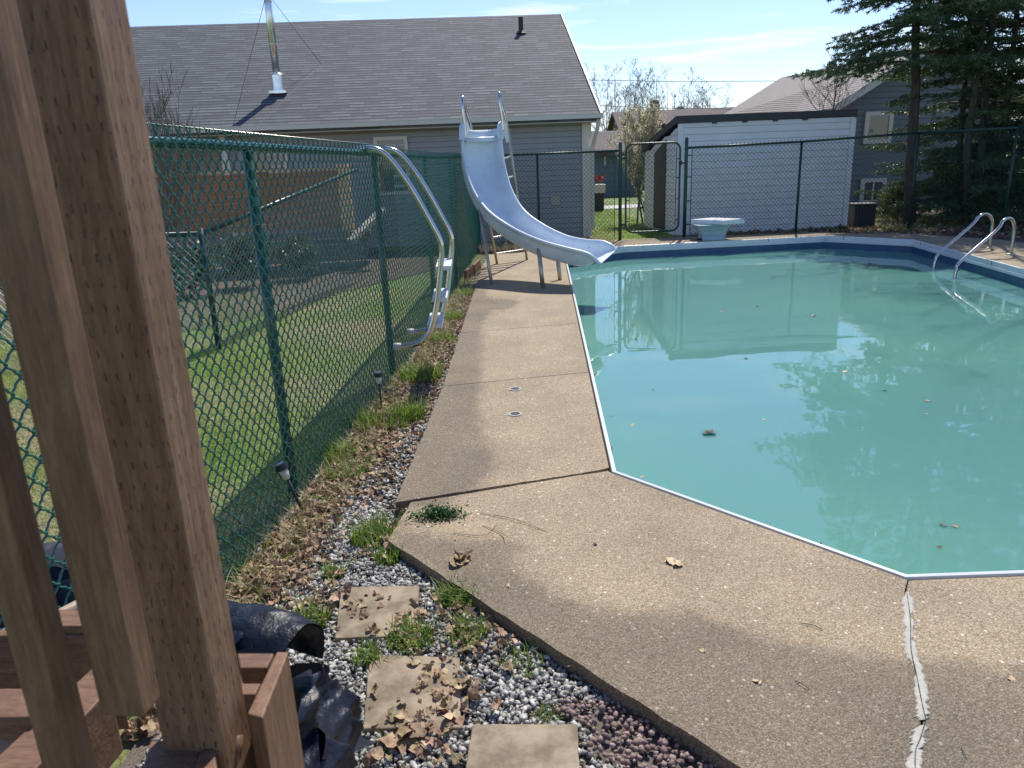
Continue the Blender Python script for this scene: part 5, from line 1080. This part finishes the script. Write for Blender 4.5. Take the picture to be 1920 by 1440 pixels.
# floating leaves
FL_ = [(1325, 812, .075, 'seed husk mat, largest thing floating, mid pool', 'leaf_dark', 3), (1790, 988, .035, 'bright orange leaf floating in the near right water', 'leaf', 1), (1768, 987, .03, 'dark leaf floating just left of the bright orange one', 'leaf_dark', 2), (1761, 1028, .028, 'dark leaf sliver floating nearest the pool edge', 'leaf_dark', 1), (1739, 753, .045, 'orange leaf floating in the tree reflection', 'leaf', 1), (1737, 776, .03, 'pale leaf floating just below the orange one', 'leaf_pale', 1), (1146, 780, .03, 'reddish leaf floating near the left pool edge', 'leaf', 1), (1186, 798, .03, 'white petal floating near the left pool edge', 'leaf_pale', 1), (1116, 703, .03, 'dark red leaf floating close to the side walk', 'leaf_dark', 1), (1193, 636, .04, 'pale leaf floating below the mirrored gate posts', 'leaf_pale', 1), (1525, 592, .07, 'long pale leaf floating under the mirrored shed', 'leaf_pale', 1), (1420, 575, .05, 'pale leaf floating left of the long one', 'leaf_pale', 1), (1355, 585, .05, 'orange leaf floating under the mirrored board stand', 'leaf', 1), (1448, 617, .04, 'small pale leaf floating below the mirrored shed roof', 'leaf_pale', 1), (1584, 697, .05, 'pale leaf floating in the spruce reflection', 'leaf_pale', 1), (1658, 733, .04, 'pale leaf floating right in the spruce reflection', 'leaf_pale', 1), (1448, 522, .06, 'orange leaf floating near the far pool wall', 'leaf', 1), (1632, 495, .07, 'tan leaf floating below the far pool corner', 'leaf_pale', 1), (1432, 787, .025, 'tiny pale petal floating right of the seed husk mat', 'leaf_pale', 1), (1204, 895, .025, 'tiny white petal floating by the near pool corner', 'leaf_pale', 1), (1224, 732, .025, 'tiny dark twig bit floating left in the open water', 'leaf_dark', 1), (1400, 672, .05, 'faint pale leaf floating at the edge of the shed reflection', 'leaf_pale', 1)]
for px, py, s, lb, mm, k_ in FL_: single(px, py, s, lb, z=WZ-.002, m=M[mm], cup=.25, name='floating_leaf', group='leaves floating on the pool', k_=k_)
# dry stems on the concrete
TWG = [([(900, 962), (960, 972), (1025, 996)], 'long dry stem lying across the near concrete'), ([(850, 1000), (905, 1003), (930, 985)], 'dry stem curving over the damp concrete'), ([(905, 985), (940, 1000), (948, 1020)], 'short dry stem right of the weeds'), ([(1500, 1168), (1525, 1172), (1542, 1180)], 'small dark twig in the middle of the near concrete'), ([(1490, 1275), (1505, 1283), (1518, 1292)], 'small dark twig left of the crack filler'), ([(1802, 1400), (1808, 1412), (1812, 1422)], 'small dark twig right of the crack filler')]
for i, (pp, lb) in enumerate(TWG):
    o = MB().tube(bez([G(*q, .004+.004*(j % 2)) for j, q in enumerate(pp)], 5), .0016 if i < 3 else .0012, 5).build('twig', M['straw'] if i < 3 else M['twig_dark'], None, own=True); tag(o, lb, 'twig', 'dry stems and twigs on the concrete')
# weeds
def blades(name, c, n, h, sp, m, parent, wdt=.004, lay=.5, own=False, own_c=None):
    c = np.asarray(c, float); k = 4; az = rng.random(n)*6.283; bend = lay*(.3+rng.random(n)); hh = h*(.45+.65*rng.random(n)); r0_ = sp*rng.random(n)**.5; a0 = rng.random(n)*6.283
    cc = c[None] if c.ndim == 1 else c; base = cc+np.stack([r0_*np.cos(a0), r0_*np.sin(a0), np.zeros(n)], 1); d = np.stack([np.cos(az), np.sin(az), np.zeros(n)], 1); sd_ = np.stack([-np.sin(az), np.cos(az), np.zeros(n)], 1); V = []
    ww = wdt*(.7+.6*rng.random((n, 1)))
    for j in range(k):
        t = j/(k-1); p = base+d*(hh*bend*t*t)[:, None]+np.stack([np.zeros(n), np.zeros(n), hh*(t-.35*bend*t*t)], 1); w2 = ww*(1-t)**.7*.5+ww*.04; V += [p-sd_*w2, p+sd_*w2]
    V = np.stack(V, 1).reshape(-1, 3); b = np.arange(n)[:, None]*2*k; Fq = np.concatenate([b+np.array([[2*j, 2*j+1, 2*j+3, 2*j+2]]) for j in range(k-1)], 0)
    return finish(name, V, Fq, m, parent, own=own)
WD = [(700, 1015, .13, 90, .06, 'grassy weed clump on the gravel, left of the dark leafy weed'), (728, 1050, .09, 50, .04, 'small upright weed tuft above the farthest stepping stone'), (862, 1128, .10, 110, .05, 'lush weed clump where the concrete corner meets the gravel'), (875, 1195, .08, 70, .045, 'weed tuft below the lush clump beside the gravel edge'), (770, 1205, .09, 90, .05, 'weedy tuft between the two upper stepping stones'), (690, 1240, .08, 40, .03, 'thin weed at the left corner of the middle stepping stone'), (585, 1170, .10, 45, .04, 'weed with long blades beside the navy tarp'), (765, 785, .16, 150, .07, 'bright grass tuft by the walk edge right of the far garden light'), (790, 712, .16, 230, .10, 'largest bright grass clump at the walk edge, leaning onto the concrete'), (680, 800, .14, 110, .08, 'bright grass tuft left of the far garden light base'), (745, 800, .10, 60, .05, 'short grass tuft between fence and walk'), (850, 600, .13, 110, .07, 'grass tuft by the foot of the hooked ladder'), (830, 640, .12, 100, .08, 'sparse grass tuft just past the largest clump'), (875, 555, .13, 90, .07, 'grass tuft at the walk edge by the slide shadow'), (625, 860, .15, 90, .08, 'dry grass tuft against the fence post'), (650, 895, .12, 60, .07, 'thin green tuft right of the near garden light'), (1290, 1388, .05, 30, .02, 'tiny weed at the concrete edge above the red rock'), (1023, 1345, .035, 30, .025, 'tiny weed in the grey gravel above the nearest stepping stone'), (740, 1395, .035, 30, .03, 'tiny weed in the gravel below the middle stepping stone'), (980, 1245, .05, 40, .05, 'flat leafed weed in the gravel beside the concrete edge'), (630, 1080, .08, 30, .03, 'single weed shoot in the gravel above the farthest stepping stone')]
for i, (px, py, h_, n, sp, lb) in enumerate(WD):
    q = G(px, py, -.06); t = blades('weed_clump', np.array([q[0], q[1], -.062]), int(n*2.4), h_*1.05, sp*1.7, M['weed'], None, wdt=.0065 if i not in (16, 17, 18) else .005, lay=.75, own=True); tag(t, lb, 'weed', 'weed clumps growing beside the concrete')
q = G(822, 968, .0); n = 900; pos = np.stack([q[0]+rng.normal(0, .055, n), q[1]+rng.normal(0, .03, n), .0+np.abs(rng.normal(0, .022, n))], 1)
o = scatter('leafy_weed', [(-1, 0, 0), (0, -.45, 0), (1, 0, .25), (0, .45, 0)], [[0, 1, 2, 3]], pos, eul(rng.normal(0, .8, n), rng.normal(0, .8, n), rng.random(n)*6.28), .006+.006*rng.random(n), M['moss'], own=True); tag(o, 'dark green mat of leafy weed at the end of the long crack', 'weed')
# ragged undergrowth strip along the fence
n = 7000; y_ = rng.uniform(2.2, 13.5, n); x_ = fx(y_)+rng.normal(.09, .11, n); dlx = np.interp(y_, [2.9, 3.36, 5.07, 11.85], [-.62, -.64, -.55, -.42]); ok = (x_ < dlx); P_ = np.stack([x_, y_, np.full(n, -.068)], 1)[ok]; n = len(P_)
h1 = int(n*.55); o = blades('fence_grass', P_[:h1], h1, .13, .01, M['straw'], None, wdt=.0035, lay=1.1, own=True); tag(o, 'dry straw and stems along the foot of the long fence', 'dry grass', kind='stuff')
o = blades('fence_grass', P_[h1:], n-h1, .12, .01, M['weed'], None, wdt=.005, lay=.8, own=True); tag(o, 'green shoots growing through the straw along the fence', 'grass', kind='stuff')
n = 2200; P_ = np.stack([rng.uniform(-.5, 2.1, n), rng.uniform(13.9, 14.9, n), np.full(n, -.02)], 1); P_ = P_[(P_[:, 1] > 14.55) | (P_[:, 0] < .5)]; o = blades('far_weeds', P_, len(P_), .2, .02, M['straw'], None, wdt=.008, lay=.9, own=True); tag(o, 'dry weeds along the fence behind the slide', 'dry grass', kind='stuff')
# lawn blades beyond the fence, thinning with distance
n = 170000; y_ = 1.0+9.5*rng.random(n)**1.25; x_ = fx(y_)-.03-(rng.random(n)**.9)*(.9+.55*y_); P_ = np.stack([x_, y_, np.full(n, -.072)], 1); P_ = P_[(P_[:, 0] > -.55*P_[:, 1]-2.4)]
sp_ = (np.sin(P_[:, 0]*2.3+P_[:, 1]*1.1)+np.sin(P_[:, 1]*2.9-P_[:, 0]*.7)+rng.normal(0, .7, len(P_))); gz_ = P_[sp_ > .1]; dz = P_[sp_ <= .1]
o = blades('grass', gz_, len(gz_), .05, .01, M['grass'], None, wdt=.0045, lay=1., own=True); tag(o, 'mown green lawn seen through the long fence', 'grass', kind='stuff')
o = blades('grass', dz, len(dz), .04, .01, M['straw'], None, wdt=.004, lay=1.3, own=True); tag(o, 'bleached dry patches of lawn behind the long fence', 'grass', kind='stuff')
n = 26000; P_ = np.stack([rng.uniform(1.7, 10, n), rng.uniform(15.1, 24.5, n), np.full(n, -.072)], 1); P_ = P_[(P_[:, 0] < 3.5) | (P_[:, 0] > 7.6)]; o = blades('grass', P_, len(P_), .08, .02, M['grass'], None, wdt=.014, lay=1., own=True); tag(o, 'bright green lawn beyond the gate', 'grass', kind='stuff')
# low shrubs in the neighbour's garden bed
for i, (px, yy, s_, lb) in enumerate([(360, 10.6, .55, 'dark low evergreen shrub left in the garden bed behind the fences'), (470, 11.2, .6, 'dark low evergreen shrub below the cedar screen'), (560, 11.8, .5, 'dark low shrub right in the garden bed behind the fences'), (310, 9.6, .5, 'dark shrub beside the wooden post in the garden bed')]):
    q = D(px, 500, yy); t = empty('low_shrub', (q[0], yy, gz), lb, 'shrub', 'low shrubs in the garden bed'); o, tips = branch_tree(150+i, (q[0], yy, gz), s_, spread=.6, levels=3, r0=.02, kids=(3, 5), ratio=.65, start=.05, upb=.2); emit('stems', o[0]+o[1], M['twig_dark'], t, 3)
    tp = np.array([a[0] for a in tips]); nn = len(tp)*8; pos = np.repeat(tp, 8, 0)+rng.normal(0, .05, (nn, 3)); scatter('foliage', [(-1, 0, 0), (0, -.6, 0), (1, 0, .2), (0, .6, 0)], [[0, 1, 2, 3]], pos, eul(rng.random(nn)*6, rng.random(nn)*6, rng.random(nn)*6), .022+.02*rng.random(nn), M['needle'], t)
# edging timbers by the slide
for i, (a, b, lb) in enumerate([((872, 522), (888, 510), 'short weathered edging board beside the fence, nearer of two'), ((888, 510), (900, 498), 'short weathered edging board beside the fence, farther of two')]):
    p0 = G(*a); p1 = G(*b); o = MB().beam((p0[0], p0[1], .03), (p1[0], p1[1]-.03, .03), .035, .16).build('edging_board', M['woodh'], None, bevel=.006, own=True); tag(o, lb, 'edging board', 'edging boards beside the fence')
# solar garden lights
def solar(px, py, lean, lb, s=1.):
    q = G(px, py, -.06); t = empty('garden_light', (q[0], q[1], -.07), lb, 'garden light', 'solar stake lights along the fence'); b = np.array([q[0], q[1], -.1]); d = np.array([lean[0], lean[1], 1.]); d /= np.linalg.norm(d); P2 = lambda z: b+d*z*s
    MB().tube([P2(0), P2(.30)], .0085*s, 10).build('stake', M['black'], t, smooth=True)
    hd = MB().tube([P2(.30), P2(.305), P2(.365)], [.012*s, .019*s, .026*s], 18).build('lens', M['lens'], t, smooth=True)
    MB().tube([P2(.363), P2(.366), P2(.39), P2(.402)], [.028*s, .037*s, .037*s, .034*s], 24).build('cap', M['black'], t)
    u = np.cross(d, [0, 1, 0]); u /= np.linalg.norm(u); v = np.cross(u, d); c = P2(.4035); MB().add([c+u*a*.018*s+v*e*.018*s for a, e in ((-1, -1), (1, -1), (1, 1), (-1, 1))], [[0, 1, 2, 3]]).build('solar_panel', M['liner'], t)
solar(716, 772, (0., 0.), 'black solar stake light standing upright, the farther of two', .82)
solar(577, 968, (-.30, -.02), 'black solar stake light leaning left by the fence post, the nearer of two', .86)
